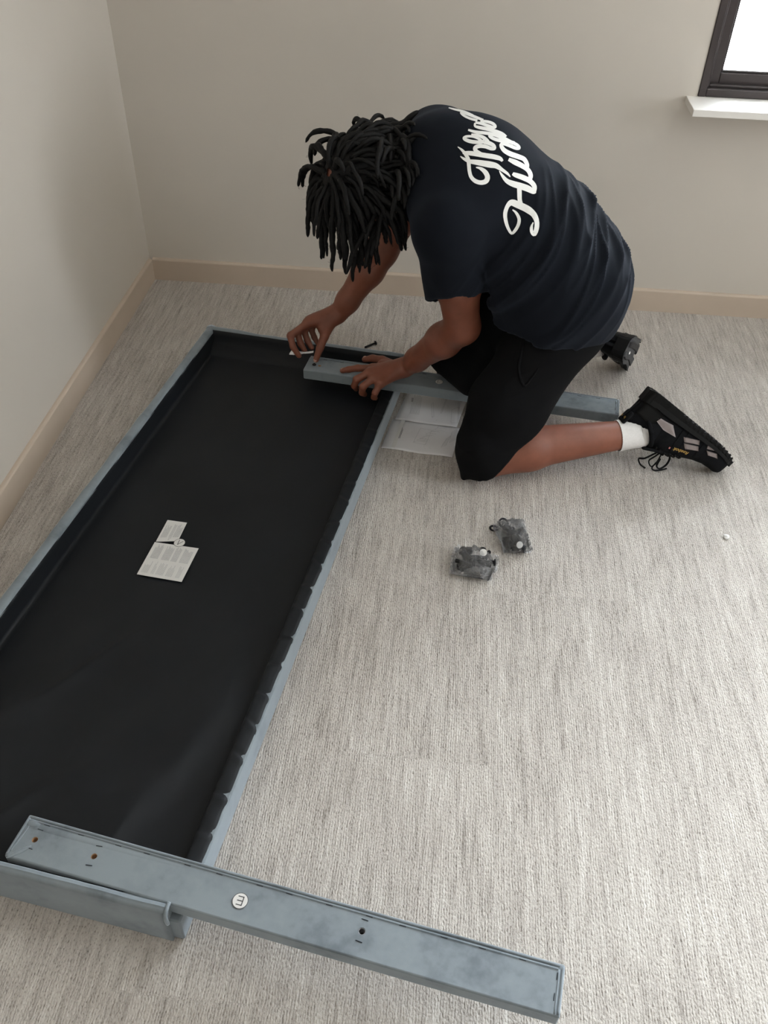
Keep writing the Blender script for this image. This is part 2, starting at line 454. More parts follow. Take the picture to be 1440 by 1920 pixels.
def sweep_rim(path, w, h, nprof=5):
    """soft padded wall swept along a polyline (left side of travel = inside)"""
    r = min(w/2, 0.0085)
    prof = [(0, 0.001), (0, h*0.55)]+[(r-r*math.cos(a), h-r+r*math.sin(a)) for a in [math.pi*k/8 for k in range(5)]]+[(w/2, h+0.001)]+[(w-r-r*math.cos(a), h-r+r*math.sin(a)) for a in [math.pi*k/8 for k in range(4, 9)]]+[(w, h*0.55), (w, 0.001)]
    pts = []
    for a, b in zip(path, path[1:]):
        a = Vector(a); b = Vector(b); n = max(2, int((b-a).length/0.012))
        pts += [a.lerp(b, k/n) for k in range(n)]
    pts.append(Vector(path[-1]))
    V, F = [], []
    for i, p in enumerate(pts):
        a = pts[max(i-1, 0)]; b = pts[min(i+1, len(pts)-1)]
        d1 = (p-a).normalized() if i else (b-p).normalized(); d2 = (b-p).normalized() if i < len(pts)-1 else d1
        n1 = Vector((-d1.y, d1.x)); n2 = Vector((-d2.y, d2.x)); m = (n1+n2).normalized(); m /= max(0.5, m.dot(n1))
        q = vnoise(np.array([[p.x*14+3, p.y*14+5, 0.5]]))[0]-0.5
        q2 = vnoise(np.array([[p.x*40+9, p.y*40+1, 0.5]]))[0]-0.5
        for d, z in prof:
            zz = z+(0.006*q+0.003*q2)*(z/h)**3
            V.append(Vector((p.x+m.x*d, p.y+m.y*d, zz)))
    n = len(prof)
    for i in range(len(pts)-1):
        for k in range(n-1):
            F.append((i*n+k, i*n+k+1, (i+1)*n+k+1, (i+1)*n+k))
    F.append(tuple(range(n))); F.append(tuple(range(len(V)-1, len(V)-n-1, -1)))
    return V, F
# walls: near end, left side, far end (travel keeps the inside on the left)
# the helper puts the thickness on the left of travel: choose directions so that it grows inwards
def rim(name, a, b, w, h, label=None):
    V, F = sweep_rim([a, b], w, h)
    o = add_mesh(name, V, F, MT['velvet'], hb)
    bm = bmesh.new(); bm.from_mesh(o.data); bmesh.ops.recalc_face_normals(bm, faces=bm.faces[:]); bm.to_mesh(o.data); bm.free()
    return o
rim('padded_end', (-0.014, -HL), (HW-0.014, -HL), 0.018, HH+0.002)          # near end
rim('padded_end', (HW-0.002, 0.003), (-0.014, 0.003), 0.024, HH)            # far end
rim('padded_side', (-0.016, 0.003), (-0.016, -HL), 0.026, HH)               # left side
flatten_big(box('lower_side', 0.578, 0.6060, -HL+0.006, -0.004, 0.001, 0.0665, MT['velvet'], hb, 0.004, 3, True))
tube('corner_piping', catmull([(HW-0.0135, -HL+0.018, 0.102), (HW-0.0125, -HL+0.006, 0.1035), (HW-0.0125, -HL-0.0015, 0.095), (HW-0.0125, -HL-0.001, 0.07)], 6), 0.0032, MT['velvet'], hb, 8)

# black dust cover: flat base, up the walls, gathered and stapled over the lower side
def dust_cover():
    vp = [(0.0078, 0.0955), (0.0098, 0.0945), (0.0106, 0.085), (0.0112, 0.065), (0.0122, 0.050), (0.0135, 0.0435), (0.0175, 0.0410)]
    nb = 88
    vp += [(0.0175+(0.568-0.0175)*k/nb, 0.041) for k in range(1, nb)]
    vp += [(0.568, 0.0405), (0.5715, 0.046), (0.5725, 0.060), (0.5740, 0.0680), (0.5775, 0.0706), (0.5825, 0.0712), (0.5900, 0.0704), (0.5970, 0.0692), (0.6025, 0.0672), (0.6045, 0.0640)]
    up = [(-0.0190, 0.1000), (-0.0215, 0.0985), (-0.0250, 0.085), (-0.028, 0.068), (-0.034, 0.060), (-0.048, 0.056), (-0.060, 0.050), (-0.066, 0.043), (-0.074, 0.041)]
    nu = 300
    up += [(-0.074-(1.664-0.074)*k/nu, 0.041) for k in range(1, nu)]
    up += [(-1.664, 0.041), (-1.6685, 0.046), (-1.6705, 0.075), (-1.6715, 0.099)]
    nv = len(vp); V = []
    G = np.array([[vp[i][0], up[j][0], max(vp[i][1], up[j][1])] for j in range(len(up)) for i in range(nv)])
    x, y = G[:, 0], G[:, 1]; u = -y
    flat = (G[:, 2] < 0.0415)
    # lazy folds in the near half
    e = np.clip((u-1.06)/0.22, 0, 1)*np.clip((0.57-x)/0.08, 0, 1)*np.clip((1.665-u)/0.05, 0, 1)*np.clip((x-0.02)/0.1, 0, 1)
    q = np.stack([(x*0.92+u*0.40)*9, (u*0.92-x*0.40)*1.9, x*0+0.3], 1)
    n1 = vnoise(q+11); n2 = vnoise(q*2.1+31)
    ridge = (1-np.abs(2*n1-1))**3
    G[:, 2] += flat*e*(0.016*ridge+0.006*(n2-0.5))
    G[:, 2] += flat*0.0016*(vnoise(np.stack([x*22, u*9, x*0], 1)+5)-0.5)
    # staples pull pleats into the strip over the lower side
    on = np.clip((x-0.573)/0.006, 0, 1)*np.clip((u-0.35)/0.6, 0.25, 1)
    k = np.arange(0.12, 1.66, 0.074)
    for s in k:
        s2 = s+0.01*rng.random()
        dd = (u-s2-(0.602-x)*rng.uniform(-0.7, 0.7))
        G[:, 2] -= on*0.0030*np.exp(-(dd/0.0038)**2)
        G[:, 2] += on*0.0022*np.exp(-((dd-0.012)/0.006)**2)
        G[:, 0] -= np.clip((x-0.588)/0.011, 0, 1)*0.0018*np.clip((u-0.3)/0.7, 0.2, 1)*np.exp(-(dd/0.006)**2)
    G[:, 2] += on*0.0018*(vnoise(np.stack([x*60, u*55, x*0], 1))-0.5)
    G[:, 0] += np.clip((x-0.588)/0.011, 0, 1)*0.0025*(vnoise(np.stack([x*0, u*18, x*0+.5], 1))-0.5)
    idx = np.arange(len(up)*nv).reshape(len(up), nv)
    Fq = np.stack([idx[:-1, :-1], idx[1:, :-1], idx[1:, 1:], idx[:-1, 1:]], -1).reshape(-1, 4)
    return add_mesh('dust_cover', G, Fq, MT['cover'], hb)
dust = dust_cover()
tag(dust, 'black dust cover stapled over the back')
def hbl(x, y):                               # world to headboard plane
    d = Vector((x-0.330, y+0.463)); c, s = math.cos(HA), math.sin(HA)
    return (d.x*c+d.y*s, -d.x*s+d.y*c)

# sewn-on care label: two cards and a round sticker
def card(name, quad, z, mat, parent, th=0.0008):
    P = [hbl(*q) for q in quad]
    V = [(x, y, z) for x, y in P]+[(x, y, z+th) for x, y in P]
    return add_mesh(name, V, [(3, 2, 1, 0), (4, 5, 6, 7), (0, 1, 5, 4), (1, 2, 6, 5), (2, 3, 7, 6), (3, 0, 4, 7)], mat, parent, False)
ZL = 0.0450
cA = card('care_label', [(0.404, -1.355), (0.4545, -1.3475), (0.459, -1.283), (0.4105, -1.279)], ZL, MT['card'], hb); tag(cA, 'small upper white care label')
cB = card('care_label', [(0.392, -1.463), (0.4975, -1.475), (0.5085, -1.366), (0.402, -1.357)], ZL, MT['card'], hb); tag(cB, 'large lower white care label')
def lines(name, rects, z, mat, parent):
    """thin printed strips; rects are (corner, along, across) in local 2-D"""
    V, F = [], []
    for p, a, b in rects:
        i = len(V); p = Vector(p); a = Vector(a); b = Vector(b)
        V += [(*q, z) for q in (p, p+a, p+a+b, p+b)]; F.append((i, i+1, i+2, i+3))
    return add_mesh(name, V, F, mat, parent, False)
def text_block(o, ax, ay, rows, w, pitch, thick, ragged=0.3):
    """rows of unreadable fine print: broken strips running along ax, rows stacked along ay"""
    out = []
    for k in range(rows):
        L = w*(1-ragged*rng.random()); p = 0.0
        while p < L:
            d = min(L-p, rng.uniform(0.0016, 0.0045))
            q = Vector(o)+Vector(ax)*p+Vector(ay)*(k*pitch)
            out.append((q, Vector(ax)*d, Vector(ay)*thick)); p += d+0.0007
    return out
def frame_of(quad):
    P = [Vector(hbl(*q)) for q in quad]     # BL, BR, TR, TL
    return P[0], (P[1]-P[0]), (P[3]-P[0])
o0, ex, ey = frame_of([(0.392, -1.463), (0.4975, -1.475), (0.5085, -1.366), (0.402, -1.357)])
au, av = ey.normalized(), ex.normalized()
R_ = []
for fx, n in ((0.06, 6), (0.27, 3), (0.38, 7), (0.60, 6), (0.82, 4)):
    R_ += text_block(o0+ex*fx+ey*0.08, au, av, n, 0.040, 0.0026, 0.0011, 0.45)
for fx, n in ((0.08, 8), (0.33, 8), (0.55, 6), (0.74, 9)):
    R_ += text_block(o0+ex*fx+ey*0.52, au, av, n, 0.047, 0.0024, 0.0015, 0.25)
lines('fine_print', R_, ZL+0.00095, MT['ink'], cB)
o1, ex1, ey1 = frame_of([(0.404, -1.355), (0.4545, -1.3475), (0.459, -1.283), (0.4105, -1.279)])
R_ = []
for fx, n in ((0.10, 6), (0.48, 3), (0.66, 6)):
    R_ += text_block(o1+ex1*fx+ey1*0.18, ey1.normalized(), ex1.normalized(), n, 0.047, 0.0025, 0.0015, 0.35)
tri = [o1+ex1*0.52+ey1*0.04, o1+ex1*0.62+ey1*0.15, o1+ex1*0.50+ey1*0.17]
for a, b in zip(tri, tri[1:]+tri[:1]):
    d = b-a; nn = Vector((-d.y, d.x)).normalized()*0.0009; R_.append((a, d, nn))
lines('fine_print', R_, ZL+0.00095, MT['ink'], cA)

def sticker(letter, loc, rot, r, parent, z0, flip=False, stroke=1.0):
    """round white sticker with a dark rim and one capital letter"""
    bm = bmesh.new(); lathe_bm(bm, [(0, 0), (r, 0), (r, 0.0009), (r*0.97, 0.0011), (0, 0.0011)], 28)
    s = from_bm('round_sticker', bm, MT['card'], parent, False)
    s.location = (loc[0], loc[1], z0); s.rotation_euler = (0, 0, rot)
    s['label'] = 'round white sticker with the letter '+letter
    V, F = [], []
    n = 32
    for k in range(n):
        a = 2*math.pi*k/n
        for rr in (r*0.985, r*1.09): V.append((rr*math.cos(a), rr*math.sin(a), 0.0008))
    F = [(2*k, 2*k+1, (2*k+3) % (2*n), (2*k+2) % (2*n)) for k in range(n)]
    add_mesh('sticker_rim', V, F, MT['inkdark'], s, False)
    h = r*0.62; w = r*0.42; t = r*0.13*stroke; rects = []
    if letter == 'E':
        rects = [((-w, -h), (t, 0), (0, 2*h))]+[((-w, y), (2*w, 0), (0, t)) for y in (-h, -t/2, h-t)]
    elif letter == 'L':
        rects = [((-w, -h), (t, 0), (0, 2*h)), ((-w, -h), (2*w, 0), (0, t))]
    elif letter == 'V':
        rects = [((-t/2, -h), (t, 0), (-w, 2*h)), ((-t/2, -h), (t, 0), (w, 2*h))]
    lines('letter', rects, 0.0013, MT['inkdark'], s)
    return s
x, y = hbl(0.4600, -1.3535)
sticker('V', (x, y), -HA*0-0.25, 0.0125, hb, ZL+0.0008)

# ------------------------------------------------------------------ the two loose headboard legs (padded boards)
def leg_board(name, mid_l, mid_r, ztop, width, th, label, holes, badge, hem_left):
    ml = Vector(mid_l); mr = Vector(mid_r); L = (mr-ml).length; ang = math.atan2(mr.y-ml.y, mr.x-ml.x)
    root = empty(name, (ml.x, ml.y, ztop-th), ang); tag(root, label, 'board', 'padded boards across the headboard ends')
    w = width/2
    bm = bmesh.new(); bm_box(bm, 0, L, -w, w, 0, th, 0.0035, 3)
    body = from_bm('padded_board', bm, MT['velvet'], root)
    if holes:
        bm = bmesh.new()
        for hx, hy, r in holes:
            bmesh.ops.create_cone(bm, cap_ends=True, segments=20, radius1=r, radius2=r, depth=0.04, matrix=Matrix.Translation((hx, hy, th)))
        cut = from_bm('cutter', bm, None, None, False); cut.matrix_world = Matrix.Translation((ml.x, ml.y, ztop-th)) @ Matrix.Rotation(ang, 4, 'Z')
        md = body.modifiers.new('holes', 'BOOLEAN'); md.object = cut; md.solver = 'EXACT'
        bpy.context.view_layer.update(); apply_mods(body)
        me = cut.data; bpy.data.objects.remove(cut); bpy.data.meshes.remove(me)
        for k, (hx, hy, r) in enumerate(holes):
            mat = MT['wood'] if k < 2 else MT['zinc']
            bm = bmesh.new(); lathe_bm(bm, [(r*1.0, th-0.0188), (r*1.0, th-0.0012), (r*0.93, th-0.0010), (r*0.86, th-0.006), (r*0.5, th-0.0175), (0, th-0.0180)] if k < 2 else [(r, th-0.018), (r, th-0.001), (r*0.80, th-0.0008), (r*0.72, th-0.003), (r*0.72, th-0.016), (0, th-0.016)], 20, Matrix.Translation((hx, hy, 0)))
            h_ = from_bm('bolt_hole', bm, mat, root); h_['label'] = 'bored hole with raw wood inside' if k < 2 else 'small threaded steel insert'
            if k >= 2:
                bm = bmesh.new(); lathe_bm(bm, [(0, th-0.0155), (r*0.70, th-0.0155), (r*0.70, th-0.0150), (0, th-0.0150)], 16, Matrix.Translation((hx, hy, 0)))
                from_bm('hole_bottom', bm, MT['dark'], h_)
    flatten_big(body)
    # rolled hem along the far edge and round the ends
    yy = w-0.004
    pth = [(0.003, yy, th+0.0006), (L-0.004, yy, th+0.0006), (L-0.004, -w+0.004, th+0.0006)]
    tube('rolled_hem', catmull([pth[0]]+[(L*k/12, yy+0.0004*(-1)**k, th+0.0006) for k in range(1, 12)]+[(L-0.008, yy, th+0.0006)], 4), 0.0021, MT['velvet'], root, 8)
    tube('rolled_hem', [(0.003, yy-0.0052, th+0.0002), (L*0.5, yy-0.0048, th+0.0002), (L-0.010, yy-0.0052, th+0.0002)], 0.0016, MT['velvet'], root, 8)
    tube('rolled_hem', catmull([(L-0.0035, yy, th+0.0004), (L-0.0030, 0, th+0.0006), (L-0.0035, -w+0.003, th)], 5), 0.0020, MT['velvet'], root, 8)
    tube('rolled_hem', catmull([(L-0.0085, yy-0.006, th+0.0002), (L-0.0085, -w+0.003, th)], 5), 0.0013, MT['velvet'], root, 8)
    if hem_left:
        tube('rolled_hem', catmull([(0.004, yy, th+0.0006), (0.0035, 0, th+0.0006), (0.003, -w+0.004, th)], 5), 0.0022, MT['velvet'], root, 8)
        tube('rolled_hem', catmull([(0.011, yy-0.008, th), (0.0095, 0, th), (0.0055, -w+0.010, th)], 5), 0.0016, MT['velvet'], root, 8)
        # turned-over cloth band
        Vb = []
        n = 40
        for k in range(n+1):
            x_ = 0.012+(0.34)*k/n
            hgt = 0.0016*(1-k/n)**0.7
            for t_ in (0, .2, .5, .8, 1):
                Vb.append((x_, yy-0.006-0.0125*t_*(1-0.35*k/n), th-0.0004+hgt*math.sin(math.pi*min(1, t_*0.9+0.05))**0.6))
        Fb = [(a*5+b, a*5+b+1, a*5+b+6, a*5+b+5) for a in range(n) for b in range(4)]
        add_mesh('turned_hem_band', Vb, Fb, MT['velvet'], root)
        for mtx in (Matrix.Translation((0.016, yy-0.010, th)) @ Matrix.Diagonal((0.013, 0.0065, 0.0025, 1)),
                    Matrix.Translation((0.020, -w+0.012, th)) @ Matrix.Rotation(0.8, 4, 'Z') @ Matrix.Diagonal((0.020, 0.004, 0.0022, 1))):
            lump = bmesh.new(); bmesh.ops.create_icosphere(lump, subdivisions=3, radius=1.0, matrix=mtx)
            from_bm('cloth_fold', lump, MT['velvet'], root)
    # staples
    spots = [(0.045+0.061*k+rng.uniform(-.008, .008), yy-0.0066, rng.uniform(-0.05, 0.05)) for k in range(int((L-0.08)/0.061)+1)]
    if hem_left: spots += [(hx, hy+s*(0.0175 if s > 0 else 0.016), rng.uniform(-.15, .15)) for hx, hy, r in holes for s in (1, -1)]
    spots += [(L-0.0105, 0.018, 1.57), (L-0.0115, -0.012, 1.57)]
    src = None
    for sx, sy, a in spots:
        if src is None:
            src = box('staple', -0.0055, 0.0055, -0.0006, 0.0006, -0.0002, 0.0009, MT['staple'], root, 0.0003, 1); s = src
        else:
            s = src.copy(); COL.objects.link(s); s.parent = root
        s.location = (sx, sy, th+0.0001); s.rotation_euler = (0, 0, a)
    if badge:
        c, bx, by, br, brot = badge
        sticker(c, (bx, by), brot, br, root, th+0.0002)
    return root
TH = 0.031
leg_board('padded_plank', (0.401, -2.1160), (1.2865, -2.2685), 0.102, 0.0755, TH,
          'grey velvet padded board in the foreground across the headboard end, sticker E on top',
          [(0.033, 0.000, 0.0052), (0.140, 0.0005, 0.0052), (0.591, 0.003, 0.0058)],
          ('E', 0.395, -0.004, 0.0118, math.pi+0.02), True)
leg_board('padded_plank', (0.648, -0.6330), (1.533, -0.7480), 0.102, 0.0760, TH,
          'grey velvet padded board under the kneeling person\'s hands, running back between the legs',
          [(0.040, -0.006, 0.0050)], ('L', 0.390, -0.003, 0.0105, 0.0), False)

# ------------------------------------------------------------------ instruction booklet
bk = empty('instruction_booklet', (1.000, -0.750, 0), -0.10)
tag(bk, 'open white instruction booklet lying flat on the carpet beside the headboard', 'booklet')
def page(name, y0, y1, x0, x1, skew, lift):
    n, m = 10, 14; V = []
    for th in (0.0006, 0.0016):
        for j in range(m+1):
            for i in range(n+1):
                s = j/m; x_ = x0+(x1-x0)*i/n+skew*s; y_ = y0+(y1-y0)*s
                V.append((x_, y_, th+lift*math.sin(math.pi*s)**1.5+0.0015*math.sin(i*0.9)*s))
    q = (n+1)*(m+1); F = []
    for j in range(m):
        for i in range(n):
            a = j*(n+1)+i; F.append((q+a, q+a+1, q+a+n+2, q+a+n+1)); F.append((a+n+1, a+n+2, a+1, a))
    for i in range(n):
        F.append((i, i+1, q+i+1, q+i)); a = m*(n+1)+i; F.append((q+a, q+a+1, a+1, a))
    for j in range(m):
        a = j*(n+1); F.append((q+a, q+a+n+1, a+n+1, a)); b = a+n; F.append((b, b+n+1, q+b+n+1, q+b))
    o = add_mesh(name, V, F, MT['paper'], bk)
    return o
pn = page('page', 0.000, -0.138, -0.091, 0.106, -0.006, 0.002)
pf = page('page', 0.1525, 0.001, -0.070, 0.108, -0.014, 0.004)
pn['label'] = 'near page with an exploded drawing'; pf['label'] = 'far page with a parts list and panels'
def strokes(name, segs, z, w, mat, parent):
    V, F = [], []
    for (a, b) in segs:
        a = Vector(a); b = Vector(b); d = (b-a); nn = Vector((-d.y, d.x)).normalized()*w/2; i = len(V)
        V += [(*(a-nn), z), (*(b-nn), z), (*(b+nn), z), (*(a+nn), z)]; F.append((i, i+1, i+2, i+3))
    return add_mesh(name, V, F, mat, parent, False)
def poly(*p): return list(zip(p, p[1:]+p[:1]))
sg = []
# near page: side rule, heading, exploded view, two slat panels
sg += poly((-0.005, -0.030), (0.028, -0.034), (0.020, -0.104), (-0.014, -0.100))
for k in range(9):
    a = Vector((-0.014+0.007*k, -0.098+0.010*k)); sg.append((a, a+Vector((0.020+0.012*rng.random(), 0.016*rng.random()-0.004))))
    sg.append((a, a+Vector((rng.uniform(-.01, .02), rng.uniform(.004, .02)))))
sg += poly((0.064, -0.105), (0.074, -0.062), (0.084, -0.046), (0.076, -0.095)); sg += poly((0.084, -0.080), (0.084, -0.030), (0.096, -0.014), (0.104, -0.052))
for k in range(9):
    t = k/9; sg.append(((0.064+0.010*t, -0.105+0.043*t), (0.076+0.008*t, -0.095+0.049*t)))
    sg.append(((0.084, -0.080+0.05*t), (0.104-0.008*t, -0.052+0.038*t)))
for k in range(12):
    a = Vector((rng.uniform(-.03, .07), rng.uniform(-.125, -.012))); sg.append((a, a+Vector((0.004, 0.0))))
strokes('line_drawing', sg, 0.0054, 0.0006, MT['ink'], pn)
lines('fine_print', text_block((-0.058, -0.090), (0.05, 1), (1, 0), 2, 0.06, 0.0028, 0.0014, 0.3)+[((-0.066, -0.132), (0.004, 0.128), (0.011, 0))][:0], 0.0054, MT['inkdark'], pn)
lines('grey_rule', [((-0.070, -0.134), (0.011, 0), (0.006, 0.131))], 0.0053, MT['card'], pn)
sg = []
sg += poly((0.076, 0.012), (0.094, 0.014), (0.088, 0.094), (0.070, 0.075)); sg += poly((0.100, 0.010), (0.103, 0.012), (0.086, 0.118), (0.083, 0.112))
sg += poly((0.020, 0.024), (0.024, 0.030), (0.012, 0.100), (0.008, 0.090)); sg.append(((0.040, 0.05), (0.046, 0.128))); sg.append(((0.043, 0.05), (0.049, 0.128)))
for k in range(10):
    a = Vector((rng.uniform(0.0, .10), rng.uniform(.01, .14))); sg.append((a, a+Vector((0.004, 0.0))))
strokes('line_drawing', sg, 0.0074, 0.0007, MT['ink'], pf)
lines('fine_print', text_block((-0.046, 0.030), (-0.06, 1), (1, 0), 7, 0.105, 0.0042, 0.0012, 0.25), 0.0074, MT['ink'], pf)
lines('fine_print', text_block((-0.052, 0.090), (-0.06, 1), (1, 0), 2, 0.02, 0.0030, 0.0016, 0.1), 0.0074, MT['inkdark'], pf)

# ------------------------------------------------------------------ loose bolt on the carpet
def bolt_bm(L=0.040, r=0.0030, rh=0.0072, hh=0.0042):
    bm = bmesh.new()
    lathe_bm(bm, [(0, 0), (r*0.8, 0), (r, 0.001), (r, L), (rh*0.98, L), (rh, L+0.0006), (rh, L+hh*0.55), (rh*0.55, L+hh), (rh*0.42, L+hh), (rh*0.36, L+hh*0.45), (0, L+hh*0.45)], 16)
    k = int(L*0.6/0.0013)
    return bm
def thread_pts(L, r):
    return [(r*1.0*math.cos(t), r*1.0*math.sin(t), 0.001+t/(2*math.pi)*0.0013) for t in np.arange(0, 2*math.pi*int(L*0.62/0.0013), 0.7)]
def bolt(name, loc, direction, L, label, group=None, r=0.0030, rh=0.0072):
    root = empty(name)
    d = Vector(direction).normalized(); q = Vector((0, 0, 1)).rotation_difference(d)
    root.location = loc; root.rotation_mode = 'QUATERNION'; root.rotation_quaternion = q
    tag(root, label, 'bolt', group)
    from_bm('shank_and_head', bolt_bm(L, r, rh), MT['steel'], root)
    tube('thread', thread_pts(L, r), 0.0006, MT['steel'], root, 5)
    return root
bolt('bolt', (0.789, -0.3665, 0.0036), (0.036, 0.030, 0.0035), 0.040, 'single black bolt lying loose on the carpet behind the headboard')
bolt('bolt', (0.6715, -0.6435, 0.083), (0.0, 0.0, 1), 0.020, 'dark bolt head under the thumb on the padded board', r=0.003, rh=0.0058)

# ------------------------------------------------------------------ plaster crumb
bm = bmesh.new(); bmesh.ops.create_icosphere(bm, subdivisions=3, radius=0.0068)
for v in bm.verts:
    v.co *= 0.75+0.5*vnoise(np.array([[v.co.x*260+5, v.co.y*260+5, v.co.z*260+5]]))[0]; v.co.z *= 0.8
cr = from_bm('plaster_crumb', bm, MT['plaster'], None, False); cr.location = (1.772, -1.137, 0.0045)
tag(cr, 'tiny white crumb alone on the carpet at the right', 'crumb')

# ------------------------------------------------------------------ two clear bags of hardware
def bag(loc, rz, sx, sy, h, label, seed, stick):
    root = empty('plastic_bag', (loc[0], loc[1], 0), rz); tag(root, label, 'bag', 'clear bags of hardware')
    n = 24; V = []
    rs = np.random.RandomState(seed)
    o1, o2, o3 = rs.rand(3)*40
    for side in (1, 0):
        for j in range(n+1):
            for i in range(n+1):
                a, b = -1+2*i/n, -1+2*j/n
                x_, y_ = a*sx*(1+0.06*math.sin(3*b+o1)), b*sy*(1+0.08*math.sin(2.6*a+o2))
                e = max(abs(a), abs(b)); dome = max(0, 1-(a*a*1.25+b*b*1.35))**0.55
                nz = vnoise(np.array([[a*4.5+o1, b*4.5+o2, o3]]))[0]; nz2 = vnoise(np.array([[a*10+o2, b*10+o3, o1]]))[0]
                wr = abs(2*nz-1)*0.013+abs(2*nz2-1)*0.009*(e < 0.95)
                curl = max(0, e-0.72)/0.28*0.014*(0.3+vnoise(np.array([[a*2+o3, b*2+o1, 3.3]]))[0])
                z_ = 0.0015+dome*h+wr+curl if side else 0.0008+curl*0.98+0.7*wr*(e > 0.85)
                V.append((x_, y_, z_))
    q = (n+1)**2; F = []
    for s in (0, 1):
        for j in range(n):
            for i in range(n):
                a = s*q+j*(n+1)+i
                F.append((a, a+1, a+n+2, a+n+1) if s == 0 else (a+n+1, a+n+2, a+1, a))
    add_mesh('plastic_film', V, F, MT['film'], root, False)
    # crumpled flaps of spare film
    for k in range(3):
        an = rs.rand()*6.3; c = Vector((math.cos(an)*sx*0.75, math.sin(an)*sy*0.75, h*0.5)); Vf = []
        for j in range(9):
            for i in range(9):
                a, b = i/8-.5, j/8-.5
                Vf.append(c+Vector((a*0.035, b*0.030, 0.012*abs(2*rs.rand()-1)+0.012*math.sin(5*a+k)*math.cos(4*b+o1))))
        add_mesh('film_flap', Vf, [(j*9+i, j*9+i+1, j*9+i+10, j*9+i+9) for j in range(8) for i in range(8)], MT['film'], root, False)
    if stick:
        bm = bmesh.new(); lathe_bm(bm, [(0, 0), (0.0085, 0), (0.0085, 0.0005), (0, 0.0007)], 24)
        s = from_bm('round_sticker', bm, MT['card'], root, False); s.location = stick[:3]; s.rotation_euler = stick[3:]
    return root
bag((1.150, -1.312), -0.2, 0.053, 0.046, 0.047, 'clear plastic bag of black bolts on the carpet, the nearer to the camera', 4, (0.018, 0.004, 0.053, 0.5, 0.2, 0))
bag((1.243, -1.208), 0.25, 0.038, 0.055, 0.044, 'clear plastic bag of black fittings with a white sticker, the farther one', 9, (0.004, -0.042, 0.026, 0.95, 0.1, 0.2))
def packed(center, n, L, label, group, seed, spread, r=0.0042, rh=0.0082):
    rs = np.random.RandomState(seed); src = None
    for k in range(n):
        a = rs.rand()*6.28; d = Vector((math.cos(a), math.sin(a), rs.uniform(-0.1, 0.15))).normalized()
        p = Vector((center[0]+rs.uniform(-1, 1)*spread[0], center[1]+rs.uniform(-1, 1)*spread[1], 0.010+0.0058*(k % 4)))-d*L*0.5
        p.z = max(p.z, 0.0095)
        if src is None:
            src = bolt('bolt', p, d, L, label, group, r, rh); src_ch = list(src.children)
        else:
            b = src.copy(); COL.objects.link(b)
            b.location = p; b.rotation_quaternion = Vector((0, 0, 1)).rotation_difference(d)
            for c in src_ch:
                cc = c.copy(); COL.objects.link(cc); cc.parent = b
packed((1.150, -1.312), 16, 0.040, 'black bolt inside the nearer clear bag', 'bolts in the nearer bag', 5, (0.027, 0.022), 0.0046, 0.0088)
# barrel nuts and washers in the farther bag
def washer(loc, rot, label, group, r=0.0115, ri=0.0068, t=0.0022):
    bm = bmesh.new(); lathe_bm(bm, [(ri, 0), (r, 0), (r, t*0.8), (r*0.97, t), (ri*1.03, t), (ri, t*0.8), (ri, 0)], 28)
    o = from_bm('washer', bm, MT['steel'], None); o.location = loc; o.rotation_euler = rot
    return tag(o, label, 'washer', group)
washer((1.1985, -1.170, 0.0015), (0, 0, 0), 'black washer outside the farther bag, the one most to the left', 'washers by the farther bag')
washer((1.221, -1.157, 0.010), (0.5, 0.35, 0), 'black washer against the top edge of the farther bag', 'washers by the farther bag', 0.0135, 0.0085, 0.003)
rs = np.random.RandomState(12); src = None
for k, (dx, dy, z, ax) in enumerate([(0.000, -0.030, 0.012, 0.2), (0.018, -0.034, 0.012, 1.1), (-0.012, -0.012, 0.013, 2.0), (0.016, -0.010, 0.014, 0.6), (0.000, 0.014, 0.012, 1.4), (0.004, -0.022, 0.024, 0.4), (0.018, 0.020, 0.011, 2.6), (-0.010, 0.030, 0.011, 0.9)]):
    if src is None:
        bm = bmesh.new(); lathe_bm(bm, [(0.0030, -0.012), (0.0086, -0.012), (0.0092, -0.0112), (0.0092, 0.0112), (0.0086, 0.012), (0.0030, 0.012), (0.0030, -0.012)], 20)
        src = from_bm('barrel_nut', bm, MT['steel'], None)
        o = src; tag(o, 'black round fitting inside the farther clear bag', 'fitting', 'fittings in the farther bag')
    else:
        o = src.copy(); COL.objects.link(o)
    o.location = (1.243+dx, -1.208+dy, z); o.rotation_euler = (math.radians(90), 0.1*k, ax)

